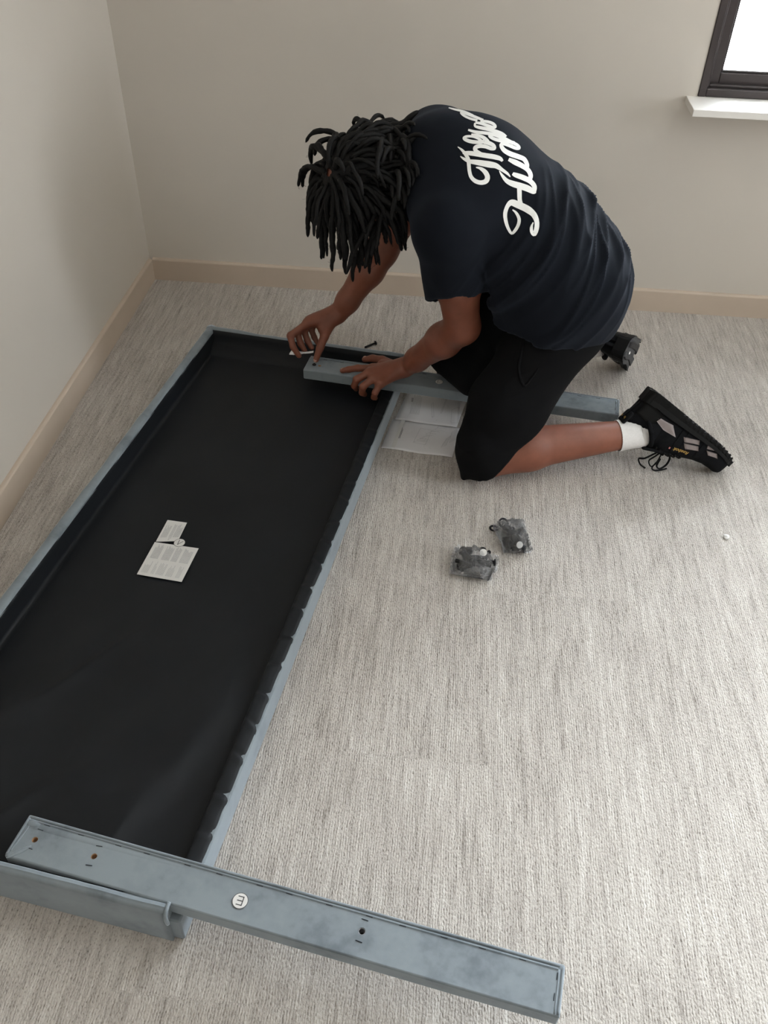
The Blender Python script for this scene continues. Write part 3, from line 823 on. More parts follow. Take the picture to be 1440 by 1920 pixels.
# ------------------------------------------------------------------ the kneeling person: smooth distance fields
class Field:
    def __init__(s, lo, hi, h):
        s.lo = np.array(lo, np.float32); s.h = h
        s.n = np.ceil((np.array(hi)-s.lo)/h).astype(int)+1
        s.D = np.full(s.n, 1.0, np.float32)
    def block(s, lo, hi):
        a = np.clip(np.floor((np.array(lo)-s.lo)/s.h).astype(int), 0, s.n); b = np.clip(np.ceil((np.array(hi)-s.lo)/s.h).astype(int)+1, 0, s.n)
        ax = [s.lo[k]+s.h*np.arange(a[k], b[k], dtype=np.float32) for k in range(3)]
        return tuple(slice(a[k], b[k]) for k in range(3)), ax[0][:, None, None], ax[1][None, :, None], ax[2][None, None, :]
    def put(s, sl, d, k):
        o = s.D[sl]
        if k > 0:
            e = np.clip(k-np.abs(o-d), 0, None)/k
            s.D[sl] = np.minimum(o, d)-e*e*k*0.25
        else: s.D[sl] = np.minimum(o, d)
    def cone(s, a, b, ra, rb, k=0.02):
        a = np.array(a, np.float32); b = np.array(b, np.float32); m = max(ra, rb)+k+3*s.h
        sl, X, Y, Z = s.block(np.minimum(a, b)-m, np.maximum(a, b)+m)
        d = b-a; L = float(d@d)
        t = np.clip(((X-a[0])*d[0]+(Y-a[1])*d[1]+(Z-a[2])*d[2])/L, 0, 1)
        q = np.sqrt((X-a[0]-t*d[0])**2+(Y-a[1]-t*d[1])**2+(Z-a[2]-t*d[2])**2)-(ra+(rb-ra)*t)
        s.put(sl, q, k)
    def chain(s, pts, rs, k=0.02):
        for i in range(len(pts)-1): s.cone(pts[i], pts[i+1], rs[i], rs[i+1], k)
    def ell(s, c, r, ax=None, k=0.02):
        c = np.array(c, np.float32); r = np.array(r, np.float32); A = np.eye(3, dtype=np.float32) if ax is None else np.array(ax, np.float32)
        m = float(r.max())+k+3*s.h
        sl, X, Y, Z = s.block(c-m, c+m)
        X = X-c[0]; Y = Y-c[1]; Z = Z-c[2]
        u = [(X*A[i][0]+Y*A[i][1]+Z*A[i][2])/r[i] for i in range(3)]
        k0 = np.sqrt(u[0]**2+u[1]**2+u[2]**2)+1e-6
        k1 = np.sqrt((u[0]/r[0])**2+(u[1]/r[1])**2+(u[2]/r[2])**2)+1e-6
        s.put(sl, k0*(k0-1)/k1, k)
    def axes(s):
        return [s.lo[k]+s.h*np.arange(s.n[k], dtype=np.float32) for k in range(3)]
    def sample(s, p):
        """distance and gradient at points (trilinear)"""
        q = (np.asarray(p)-s.lo)/s.h
        i = np.clip(np.floor(q).astype(int), 0, s.n-2); f = np.clip(q-i, 0, 1)
        def at(di): j = i+np.array(di); return s.D[j[:, 0], j[:, 1], j[:, 2]]
        c = {}
        for a in (0, 1):
            for b in (0, 1):
                for d in (0, 1): c[a, b, d] = at((a, b, d))
        L = lambda A, B, t: A+(B-A)*t
        fx, fy, fz = f.T
        v = L(L(L(c[0,0,0], c[1,0,0], fx), L(c[0,1,0], c[1,1,0], fx), fy), L(L(c[0,0,1], c[1,0,1], fx), L(c[0,1,1], c[1,1,1], fx), fy), fz)
        gx = (c[1,0,0]+c[1,1,1]-c[0,0,0]-c[0,1,1]); gy = (c[0,1,0]+c[1,1,1]-c[0,0,0]-c[1,0,1]); gz = (c[0,0,1]+c[1,1,1]-c[0,0,0]-c[1,1,0])
        g = np.stack([gx, gy, gz], 1); g /= np.linalg.norm(g, axis=1, keepdims=True)+1e-9
        return v, g
    def mesh(s):
        """naive surface nets"""
        D = s.D; I = D < 0
        n = [m-1 for m in D.shape]
        cs = [(a, b, c) for a in (0, 1) for b in (0, 1) for c in (0, 1)]
        any_ = np.zeros(n, bool); all_ = np.ones(n, bool)
        for a, b, c in cs:
            v = I[a:n[0]+a, b:n[1]+b, c:n[2]+c]; any_ |= v; all_ &= v
        act = any_ & ~all_
        idx = np.argwhere(act)
        num = np.full(n, -1, np.int32); num[act] = np.arange(len(idx))
        val = {c: D[idx[:, 0]+c[0], idx[:, 1]+c[1], idx[:, 2]+c[2]] for c in cs}
        acc = np.zeros((len(idx), 3)); cnt = np.zeros(len(idx))
        for c in cs:
            for ax in range(3):
                if c[ax]: continue
                e = list(c); e[ax] = 1; e = tuple(e)
                va, vb = val[c], val[e]; cr = (va < 0) != (vb < 0)
                t = np.where(cr, va/(va-vb+1e-12), 0)
                p = np.tile(np.array(c, float), (len(idx), 1)); p[:, ax] = t
                acc[cr] += p[cr]; cnt[cr] += 1
        V = s.lo+s.h*(idx+acc/np.maximum(cnt, 1)[:, None])
        F = []
        for ax in range(3):
            b, c = [(1, 2), (2, 0), (0, 1)][ax]
            sl0 = [slice(None)]*3; sl1 = [slice(None)]*3
            sl0[ax] = slice(0, -1); sl1[ax] = slice(1, None)
            A = I[tuple(sl0)]; B = I[tuple(sl1)]
            for flip in (0, 1):
                m = (A & ~B) if not flip else (~A & B)
                e = np.argwhere(m)
                ok = (e[:, b] > 0) & (e[:, c] > 0) & (e[:, b] < n[b]) & (e[:, c] < n[c]); e = e[ok]
                q = []
                for db, dc in ((-1, -1), (0, -1), (0, 0), (-1, 0)):
                    o = e.copy(); o[:, b] += db; o[:, c] += dc; q.append(num[o[:, 0], o[:, 1], o[:, 2]])
                q = np.stack(q, 1)
                F.append(q if not flip else q[:, ::-1])
        return V, np.concatenate(F)

def relax(V, F, it=2, lam=0.5):
    for _ in range(it):
        acc = np.zeros_like(V); cnt = np.zeros(len(V))
        for a in range(4):
            for b in (1, 3):
                np.add.at(acc, F[:, a], V[F[:, (a+b) % 4]]); np.add.at(cnt, F[:, a], 1)
        V = V+lam*(acc/np.maximum(cnt, 1)[:, None]-V)
    return V

def normals(V, F):
    n = np.cross(V[F[:, 2]]-V[F[:, 0]], V[F[:, 3]]-V[F[:, 1]]); out = np.zeros_like(V)
    for a in range(4): np.add.at(out, F[:, a], n)
    return out/(np.linalg.norm(out, axis=1, keepdims=True)+1e-12)

nv = lambda v: np.array(v, float)/np.linalg.norm(v)
# joints
HIPN, HIPF = (1.330, -0.820, 0.395), (1.350, -0.630, 0.400)
KNEEN, KNEEF = (1.158, -0.965, 0.066), (1.095, -0.570, 0.070)
ANKN, ANKF = (1.573, -0.865, 0.106), (1.490, -0.510, 0.160)
PELV, ABD, CHEST, C7 = (1.345, -0.725, 0.440), (1.250, -0.722, 0.573), (1.105, -0.715, 0.668), (0.985, -0.690, 0.735)
SHN, SHF = (1.028, -0.900, 0.645), (0.985, -0.555, 0.700)
ELN, WRN = (1.082, -0.825, 0.362), (0.942, -0.696, 0.152)
ELF, WRF = (0.850, -0.540, 0.415), (0.736, -0.560, 0.229)
HEAD = np.array((0.825, -0.705, 0.655))
CR = nv((-0.68, -0.62, 0.38))              # crown
FA = np.array((-0.35, 0.15, -0.92)); FA = nv(FA-CR*(FA@CR))   # face
SD = np.cross(FA, CR)                       # ear to ear
spine = nv(np.array(C7)-np.array(PELV)); side = nv(np.cross(spine, (0, 0, 1))); back = nv(np.cross(side, spine))
TA = [spine, side, back]                    # rows: along, across, depth
if back[2] < 0: TA = [spine, side, -back]

def torso(f, g, k=0.05):
    f.ell(PELV, (0.130+g, 0.168+g, 0.125+g), TA, k)
    f.ell(ABD, (0.150+g, 0.158+g, 0.118+g), TA, k)
    f.ell(CHEST, (0.165+g, 0.172+g, 0.128+g), TA, k)
    f.cone(SHN, SHF, 0.066+g, 0.066+g, k)
    f.cone(C7, np.array(SHF)*0.75+np.array(C7)*0.25, 0.062+g, 0.06+g, k)

def frame(O, t, u):                         # shoe frame: heel, toe direction, left, up
    t = nv(t); u = np.array(u, float); u = nv(u-t*(u@t)); return np.array(O, float), t, np.cross(u, t), u
SHOEN = frame((1.583, -0.826, 0.222), (0.825, -0.130, -0.555), (-0.563, -0.345, -0.755))
SHOEF = frame((1.554, -0.600, 0.196), (0.30, 0.80, -0.53), (-0.90, 0.42, 0.10))
body_f = Field((0.52, -1.12, -0.004), (1.84, -0.30, 0.92), 0.0034)
def finger(pts, rs): body_f.chain(pts, rs, 0.0045)
def build_body(f):
    torso(f, 0.0)
    # neck and head
    nb = HEAD-0.075*CR-0.03*FA
    f.cone(C7, nb, 0.062, 0.056, 0.03)
    f.ell(HEAD+0.012*CR-0.012*FA, (0.108, 0.098, 0.078), [CR, FA, SD], 0.02)
    f.ell(HEAD-0.055*CR+0.038*FA, (0.062, 0.055, 0.052), [CR, FA, SD], 0.03)       # jaw
    f.ell(HEAD-0.095*CR+0.070*FA, (0.020, 0.020, 0.024), [CR, FA, SD], 0.02)       # chin
    f.cone(HEAD+0.000*CR+0.086*FA, HEAD-0.038*CR+0.104*FA, 0.007, 0.013, 0.012)    # nose
    f.ell(HEAD-0.038*CR+0.094*FA, (0.009, 0.010, 0.019), [CR, FA, SD], 0.008)
    f.ell(HEAD-0.064*CR+0.088*FA, (0.006, 0.009, 0.024), [CR, FA, SD], 0.006)      # lips
    f.ell(HEAD-0.074*CR+0.087*FA, (0.007, 0.009, 0.021), [CR, FA, SD], 0.006)
    for s in (1, -1):
        f.ell(HEAD+0.020*CR+0.078*FA+0.030*s*SD, (0.008, 0.012, 0.022), [CR, FA, SD], 0.012)   # brow
        f.ell(HEAD-0.028*CR+0.066*FA+0.040*s*SD, (0.018, 0.018, 0.020), [CR, FA, SD], 0.02)    # cheek
        f.ell(HEAD-0.014*CR-0.010*FA+0.080*s*SD, (0.030, 0.018, 0.008), [CR, FA, SD], 0.006)   # ear
    # arms
    f.chain([SHN, np.array(SHN)*.5+np.array(ELN)*.5+np.array((.006, 0, 0)), ELN], [0.060, 0.053, 0.043], 0.03)
    mid = np.array(ELN)*0.68+np.array(WRN)*0.32
    f.chain([ELN, mid, np.array(ELN)*0.2+np.array(WRN)*0.8, WRN], [0.043, 0.044, 0.031, 0.0265], 0.02)
    f.chain([SHF, np.array(SHF)*.5+np.array(ELF)*.5, ELF], [0.060, 0.052, 0.043], 0.03)
    mid = np.array(ELF)*0.70+np.array(WRF)*0.30
    f.chain([ELF, mid, np.array(ELF)*0.2+np.array(WRF)*0.8, WRF], [0.043, 0.043, 0.031, 0.0265], 0.02)
    # left hand: palm over the board, index straight, three fingers over the edge, thumb beyond
    W_ = np.array(WRN)
    mcp = [(0.846, -0.696, 0.1375), (0.838, -0.722, 0.1400), (0.852, -0.745, 0.1385), (0.874, -0.762, 0.1340)]
    for m, r in zip(mcp, (0.0135, 0.014, 0.0135, 0.0125)):
        f.cone(W_*0.86+np.array(m)*0.14, m, 0.019, r, 0.016)
    f.cone(mcp[0], mcp[3], 0.0125, 0.0115, 0.010)
    f.cone(W_*0.6+np.array((0.885, -0.68, 0.130))*0.4, (0.870, -0.662, 0.128), 0.020, 0.0165, 0.014)
    finger([mcp[0], (0.803, -0.687, 0.130), (0.776, -0.680, 0.119), (0.757, -0.676, 0.1105)], [0.0112, 0.0100, 0.0090, 0.0078])
    finger([mcp[1], (0.806, -0.741, 0.128), (0.799, -0.736, 0.103), (0.802, -0.722, 0.084)], [0.0114, 0.0104, 0.0096, 0.0082])
    finger([mcp[2], (0.826, -0.765, 0.121), (0.823, -0.755, 0.095), (0.828, -0.738, 0.078)], [0.0110, 0.0102, 0.0094, 0.0080])
    finger([mcp[3], (0.861, -0.777, 0.112), (0.857, -0.766, 0.090), (0.860, -0.750, 0.076)], [0.0102, 0.0092, 0.0085, 0.0074])
    finger([(0.900, -0.668, 0.136), (0.868, -0.636, 0.130), (0.838, -0.617, 0.122), (0.814, -0.613, 0.1135)], [0.0145, 0.0120, 0.0105, 0.0085])
    # right hand: thumb pressing the bolt, fingers bent
    W_ = np.array(WRF)
    mcp = [(0.650, -0.606, 0.2150), (0.655, -0.588, 0.2160), (0.664, -0.570, 0.2110), (0.675, -0.555, 0.2030)]
    for m, r in zip(mcp, (0.0135, 0.014, 0.0135, 0.0125)):
        f.cone(W_*0.86+np.array(m)*0.14, m, 0.019, r, 0.016)
    f.cone(mcp[0], mcp[3], 0.0125, 0.0115, 0.010)
    f.cone(W_*0.65+np.array((0.700, -0.590, 0.205))*0.35, (0.694, -0.598, 0.196), 0.0205, 0.0170, 0.014)
    finger([mcp[0], (0.603, -0.628, 0.1850), (0.612, -0.643, 0.1580), (0.629, -0.648, 0.1330)], [0.0112, 0.0102, 0.0090, 0.0080])
    finger([mcp[1], (0.618, -0.598, 0.1780), (0.628, -0.608, 0.1480), (0.641, -0.615, 0.1280)], [0.0114, 0.0104, 0.0092, 0.0080])
    finger([mcp[2], (0.634, -0.578, 0.1740), (0.645, -0.588, 0.1470), (0.658, -0.596, 0.1300)], [0.0110, 0.0100, 0.0090, 0.0078])
    finger([mcp[3], (0.652, -0.560, 0.1700), (0.662, -0.568, 0.1480), (0.672, -0.574, 0.1330)], [0.0102, 0.0090, 0.0082, 0.0072])
    finger([(0.712, -0.586, 0.205), (0.698, -0.608, 0.178), (0.686, -0.624, 0.147), (0.676, -0.637, 0.1165)], [0.0150, 0.0125, 0.0110, 0.0088])
    # legs
    for hip, kn, an in ((HIPN, KNEEN, ANKN), (HIPF, KNEEF, ANKF)):
        hip, kn, an = map(np.array, (hip, kn, an))
        f.cone(hip, kn, 0.086, 0.058, 0.03)
        f.cone(kn, kn*0.70+an*0.30, 0.058, 0.057, 0.02)
        f.cone(kn*0.72+an*0.28+np.array((0, 0, 0.004)), an, 0.057, 0.034, 0.02)
    # feet inside the shoes
    for an, so in ((ANKN, SHOEN), (ANKF, SHOEF)):
        O, t, l, u = so
        f.cone(an, O+0.068*t+0.075*u, 0.031, 0.020, 0.006); f.cone(O+0.050*t+0.062*u, O+0.20*t+0.055*u, 0.022, 0.020, 0.01)
build_body(body_f)
person = empty('person', (1.25, -0.76, 0))
tag(person, 'person with black dreadlocks, black t-shirt and shorts, kneeling bent over the headboard', 'person')
person_kids = []
def P_(o):                                   # parent to the person, keeping world coordinates
    o.parent = person; o.matrix_parent_inverse = Matrix.Translation((-1.25, 0.76, 0)); return o
V, F = body_f.mesh(); V = relax(V, F, 2, 0.4); V[:, 2] = np.maximum(V[:, 2], 0.0015)
body = P_(add_mesh('body', V, F, MT['skin']))

# T-shirt
def cut_shell(f, th):                       # hollow cloth of the given thickness
    f.D = np.maximum(f.D, -(f.D+th))
shirt_f = Field((0.78, -1.06, 0.24), (1.60, -0.40, 0.93), 0.0044)
def build_shirt(f):
    torso(f, 0.016, 0.07)
    f.cone((1.16, -0.74, 0.53), (1.18, -0.76, 0.40), 0.150, 0.130, 0.08)          # cloth hanging under the belly
    f.cone((1.22, -0.82, 0.53), (1.30, -0.80, 0.43), 0.115, 0.115, 0.08)
    f.cone((1.325, -0.795, 0.45), (1.325, -0.790, 0.38), 0.134, 0.120, 0.06)
    f.cone((1.335, -0.655, 0.45), (1.335, -0.650, 0.38), 0.134, 0.120, 0.06)
    d = np.array(ELN)-np.array(SHN)
    f.cone(SHN, np.array(SHN)+d*0.95, 0.074, 0.080, 0.020)
    d = np.array(ELF)-np.array(SHF)
    f.cone(SHF, np.array(SHF)+d*0.95, 0.076, 0.072, 0.05)
    f.solid = f.D.copy()
    cut_shell(f, 0.008)
    X, Y, Z = f.axes(); X = X[:, None, None]; Y = Y[None, :, None]; Z = Z[None, None, :]
    # hem, sleeve ends, neck hole
    hem = (0.430-0.20*(X-1.12))-Z
    f.D = np.maximum(f.D, np.where((X > 1.10) | (Z < 0.30), hem, -1))
    for a, b, c, y0, y1 in ((SHN, ELN, 0.655, -2, -0.77), (SHF, ELF, 0.55, -0.63, 2)):
        a = np.array(a); d = np.array(b)-a; L = np.linalg.norm(d); d = d/L
        t = (X-a[0])*d[0]+(Y-a[1])*d[1]+(Z-a[2])*d[2]-c*L
        r = np.sqrt(np.maximum((X-a[0])**2+(Y-a[1])**2+(Z-a[2])**2-((X-a[0])*d[0]+(Y-a[1])*d[1]+(Z-a[2])*d[2])**2, 0))
        e = nv(d-np.array((0.01, 0.88, -0.47))*(d@np.array((0.01, 0.88, -0.47)))) if y1 < 0 else d
        o = a+d*c*L
        t = (X-o[0])*e[0]+(Y-o[1])*e[1]+(Z-o[2])*e[2]
        reg = (r < 0.105) & (X < 1.16) if y1 < 0 else (r < 0.115) & (X < 1.02)
        f.D = np.where(reg, np.maximum(f.D, t), f.D)
    nk = np.array(C7)*0.45+(HEAD-0.075*CR-0.03*FA)*0.55
    f.D = np.maximum(f.D, 0.082-np.sqrt((X-nk[0])**2+(Y-nk[1])**2+(Z-nk[2])**2))
build_shirt(shirt_f)
V, F = shirt_f.mesh(); V = relax(V, F, 3, 0.5)
# folds: long soft ridges across the lower back and side, pulled from the armpit
N = normals(V, F)
q = V-np.array(ABD); a = q@spine; s_ = q@side
if side[1] > 0: s_ = -s_                    # positive towards the camera
w = np.clip((0.13-a)/0.14, 0, 1)*np.clip((a+0.27)/0.1, 0, 1)
warp = 0.035*(vnoise(V*7+4)-0.5)
c1 = np.stack([(a+0.30*s_+warp)*22, s_*3.2, V[:, 2]*2.0], 1)
f1 = (1-np.abs(2*vnoise(c1+20)-1))**2.5
c2 = np.stack([(a+0.55*s_+warp)*38, s_*4.5, V[:, 2]*3.0], 1)
f2 = (1-np.abs(2*vnoise(c2+50)-1))**3
front = np.clip((s_+0.14)/0.15, 0, 1)
dsp = w*(0.017*f1*front+0.009*f2*np.clip((s_+0.08)/0.10, 0.12, 1))+0.002*(vnoise(V*25)-0.5)
arm = np.clip(1-np.linalg.norm(V-np.array((1.10, -0.90, 0.50)), axis=1)/0.14, 0, 1)
c3 = np.stack([V[:, 0]*30+V[:, 2]*18, V[:, 1]*12, V[:, 2]*6], 1)
dsp += 0.008*arm*(1-np.abs(2*vnoise(c3)-1))**2
V = V+N*dsp[:, None]
shirt = P_(add_mesh('t_shirt', V, F, MT['shirt'])); tag(shirt, 'washed black cotton t-shirt with white script across the back')
shirt_bvh = BVHTree.FromPolygons([tuple(v) for v in V], [tuple(f) for f in F.tolist()])

# shorts
shorts_f = Field((0.95, -1.14, -0.006), (1.62, -0.42, 0.62), 0.0044)
def build_shorts(f):
    f.ell(PELV, (0.112, 0.172, 0.128), TA, 0.05)
    f.cone((1.335, -0.80, 0.39), (1.355, -0.64, 0.39), 0.098, 0.098, 0.06)
    kn = np.array(KNEEN); hp = np.array(HIPN)
    f.cone(hp, hp*0.35+kn*0.65+np.array((-0.006, 0, 0.01)), 0.106, 0.092, 0.05)
    f.cone(hp*0.35+kn*0.65+np.array((-0.006, 0, 0)), kn+np.array((0.010, 0.0, 0.008)), 0.090, 0.066, 0.05)
    f.cone(kn+np.array((0.0, -0.005, 0.03)), kn+np.array((0.030, -0.006, -0.03)), 0.062, 0.054, 0.04)
    f.cone(kn+np.array((-0.008, -0.030, 0.05)), (1.1195, -0.992, 0.014), 0.045, 0.011, 0.018)
    f.cone((1.055, -0.630, 0.172), (1.150, -0.740, 0.178), 0.055, 0.065, 0.05)
    f.cone((1.050, -0.645, 0.164), (1.120, -0.735, 0.156), 0.046, 0.046, 0.03)
    kf = np.array(KNEEF); hf = np.array(HIPF)
    f.cone(hf, hf*0.35+kf*0.65, 0.110, 0.100, 0.05)
    f.cone(hf*0.35+kf*0.65, kf, 0.098, 0.070, 0.04)
    f.cone((1.18, -0.70, 0.33), (1.32, -0.72, 0.33), 0.09, 0.10, 0.07)
    f.solid = f.D.copy()
    cut_shell(f, 0.008)
    X, Y, Z = f.axes(); X = X[:, None, None]; Y = Y[None, :, None]; Z = Z[None, None, :]
    near = Y < -0.80
    f.D = np.where(near, np.maximum(f.D, ((X-1.112)-1.10*Z+0.30*(Y+0.98))*0.7), f.D)
    f.D = np.where(~near, np.maximum(f.D, ((X-1.20)-1.05*Z)*0.7), f.D)
    f.D = np.maximum(f.D, 0.0045-Z)
build_shorts(shorts_f)
V, F = shorts_f.mesh(); V = relax(V, F, 3, 0.5); N = normals(V, F)
kn_ = np.linalg.norm(V-np.array((1.20, -1.0, 0.14)), axis=1)
cc = np.stack([(V[:, 2]-0.5*V[:, 0])*22, V[:, 1]*6, V[:, 0]*8], 1)
dsp = 0.006*(1-np.abs(2*vnoise(cc)-1))**2.5*np.clip(1.3-kn_/0.22, 0.25, 1)+0.002*(vnoise(V*20)-0.5)
V = V+N*dsp[:, None]; V[:, 2] = np.maximum(V[:, 2], 0.003)
shorts = P_(add_mesh('shorts', V, F, MT['shorts'])); tag(shorts, 'black knee-length jersey shorts')
shorts_bvh = BVHTree.FromPolygons([tuple(v) for v in V], [tuple(f) for f in F.tolist()])

# eyes and nails
for s in (1, -1):
    bm = bmesh.new(); bmesh.ops.create_uvsphere(bm, u_segments=16, v_segments=10, radius=0.0115)
    o = from_bm('eye', bm, MT['eye']); o.location = Vector(HEAD-0.004*CR+0.0775*FA+0.031*s*SD); P_(o)
def nail(c, along, up, L=0.0058, w=0.0044):
    a = nv(along); u = np.array(up, float); u = nv(u-a*(u@a)); b = np.cross(u, a)
    bm = bmesh.new(); bmesh.ops.create_uvsphere(bm, u_segments=12, v_segments=8, radius=1.0)
    o = from_bm('fingernail', bm, MT['nail'])
    P_(o); M = Matrix([[a[i]*L, b[i]*w, u[i]*0.0016, c[i]] for i in range(3)]+[[0, 0, 0, 1]]); o.matrix_basis = M
nail((0.7575, -0.6765, 0.1175), (-0.8, 0.15, -0.35), (-0.25, -0.2, 1))
nail((0.8145, -0.6125, 0.1215), (-0.8, 0.2, -0.3), (-0.2, -0.2, 1))
nail((0.6745, -0.6430, 0.1190), (-0.35, -0.35, -0.85), (-0.2, -0.9, 0.3), 0.0062, 0.0050)

# ------------------------------------------------------------------ dreadlocks
def scalp(th, ph):                           # angle from the crown, angle round it
    d = math.cos(th)*CR+math.sin(th)*(math.cos(ph)*FA+math.sin(ph)*SD)
    return d
RAD = np.array((0.108, 0.098, 0.078)); HC = HEAD+0.012*CR-0.012*FA
HA3 = np.array([CR, FA, SD])
def on_ell(d, g=0.0):
    q = HA3@d; r = 1/np.sqrt(((q/(RAD+g))**2).sum()); return HC+d*r
V, F = [], []
nt, npz = 18, 40
for i in range(nt+1):
    for k in range(npz):
        ph = 2*math.pi*k/npz
        lim = math.radians(78 if math.cos(ph) > 0.3 else 125)     # hairline in front, nape behind
        t0_ = math.radians(1.5+6*vnoise(np.array([[math.cos(ph)*1.5+3, math.sin(ph)*1.5+3, 0.5]]))[0]); th = t0_+(lim-t0_)*i/nt
        V.append(on_ell(scalp(th, ph), 0.0035+0.0025*rng.random()))
for i in range(nt):
    for k in range(npz): F.append((i*npz+k, i*npz+(k+1) % npz, (i+1)*npz+(k+1) % npz, (i+1)*npz+k))
hair = P_(add_mesh('hair', V, F, MT['hair'])); tag(hair, 'short black dreadlocks falling from the crown')
hr = np.random.RandomState(21)
FZV, FZF = [], []
def dread(root_d, L, r0, lift, seed):
    n = nv((HA3@root_d)/RAD**2@HA3)
    p = on_ell(root_d, 0.002); tang = root_d-CR*(root_d@CR); tang = nv(tang-n*(tang@n)) if np.linalg.norm(tang) > 1e-3 else nv(np.cross(n, (1, 0, 0)))
    d = nv(n*lift+tang*0.9+hr.normal(0, 0.16, 3)); pts = [p]; m = 11; st = L/m
    ph = hr.rand()*6; swirl = nv(np.cross(d, hr.normal(0, 1, 3)))
    for k in range(m):
        g = 0.03+0.066*k
        d = nv(d+np.array((0, 0, -1))*g*0.85+tang*0.10+swirl*0.18*math.sin(ph+k*1.3)+hr.normal(0, 0.09, 3))
        p = p+d*st
        q = HA3@(p-HC); e = math.sqrt(((q/(RAD+0.011))**2).sum())
        if e < 1: p = HC+(q/e)@HA3
        v, gr = shirt_f_solid.sample(p[None]);
        if v[0] < 0.012: p = p+gr[0]*(0.012-v[0])
        if k and np.linalg.norm(p-pts[-1]) > 1e-5: d = nv(0.4*d+0.6*nv(p-pts[-1]))
        p[2] = min(p[2], pts[-1][2]+0.007)
        pts.append(p)
    P2 = catmull(pts, 2); rs = []
    for _ in range(7):
        i_ = hr.randint(4, len(P2)); a_ = np.array(P2[i_]); d_ = nv(hr.normal(0, 1, 3)); w_ = nv(np.cross(d_, hr.normal(0, 1, 3)))*0.00035
        a_ = a_+d_*r0*0.7; b_ = a_+d_*hr.uniform(.003, .007)+hr.normal(0, .002, 3); c_ = b_+hr.normal(0, .003, 3)
        n_ = len(FZV); FZV.extend([a_-w_, a_+w_, b_-w_, b_+w_, c_]); FZF.extend([(n_, n_+1, n_+3, n_+2), (n_+2, n_+3, n_+4)])
    for i in range(len(P2)):
        t = i/(len(P2)-1)
        rs.append(r0*(1-0.45*max(0, t-0.75)/0.25)*(0.86+0.30*hr.rand()))
    rs[-1] *= 0.55
    return tube_geo(P2, rs, 6)
class _S: pass
shirt_f_solid = Field.__new__(Field); shirt_f_solid.lo, shirt_f_solid.h, shirt_f_solid.n, shirt_f_solid.D = shirt_f.lo, shirt_f.h, shirt_f.n, shirt_f.solid
_old = shirt_f_solid.sample
def _safe(p):
    p = np.asarray(p); hi = shirt_f_solid.lo+shirt_f_solid.h*(shirt_f_solid.n-1)
    if ((p < shirt_f_solid.lo) | (p > hi)).any(): return np.array([1.0]), np.zeros((1, 3))
    return _old(p)
shirt_f_solid.sample = _safe
ga = math.pi*(3-math.sqrt(5)); k = 0; made = 0
while made < 250:
    k += 1
    if k > 900: break
    z = 1-(k+0.5)/190.0*0.80
    if z < -0.62: break
    th = math.acos(max(-1, min(1, z))); ph = k*ga+hr.rand()*0.25
    d = scalp(th, ph)
    if d@FA > 0.62 and d@CR < 0.45: continue                    # face
    if th > math.radians(80) and math.cos(ph) > 0.15: continue
    L = hr.uniform(0.100, 0.175)*(0.85+0.18*(th > 0.7))
    V, F = dread(d, L, hr.uniform(0.0046, 0.0072), hr.uniform(0.35, 1.0), k)
    o = add_mesh('dreadlock', V, F, MT['hair'], hair); made += 1

tag(add_mesh('frizz', FZV, FZF, MT['hair'], hair), kind='stuff')

# ------------------------------------------------------------------ socks
def sock(an, kn, so):
    O, t, l, u = so
    an = np.array(an); kn = np.array(kn); d = nv(kn-an)
    c = [an+d*0.062, an+d*0.045, an+d*0.02, an, O+0.068*t+0.078*u]
    pts = catmull(c, 6); n = 40; V, F = [], []
    nx = nv(np.cross(d, (0, 0, 1)))
    R_ = np.interp(np.linspace(0, 1, len(pts)), [0, .25, .5, .75, 1], [0.0410, 0.0400, 0.0390, 0.0390, 0.0270])
    for i, p in enumerate(pts):
        a = pts[max(i-1, 0)]; b = pts[min(i+1, len(pts)-1)]; tt = np.array((b-a).normalized())
        e1 = nv(nx-tt*(nx@tt)); e2 = np.cross(tt, e1)
        for j in range(n*2):
            an_ = math.pi*j/n; r = R_[i]+(0.0009 if j % 2 else -0.0003)
            V.append(np.array(p)+(e1*math.cos(an_)+e2*math.sin(an_))*r)
    m = 2*n
    for i in range(len(pts)-1):
        for j in range(m): F.append((i*m+j, i*m+(j+1) % m, (i+1)*m+(j+1) % m, (i+1)*m+j))
    o = P_(add_mesh('sock', V, F, MT['sock'])); return o
sock(ANKN, KNEEN, SHOEN); sock(ANKF, KNEEF, SHOEF)

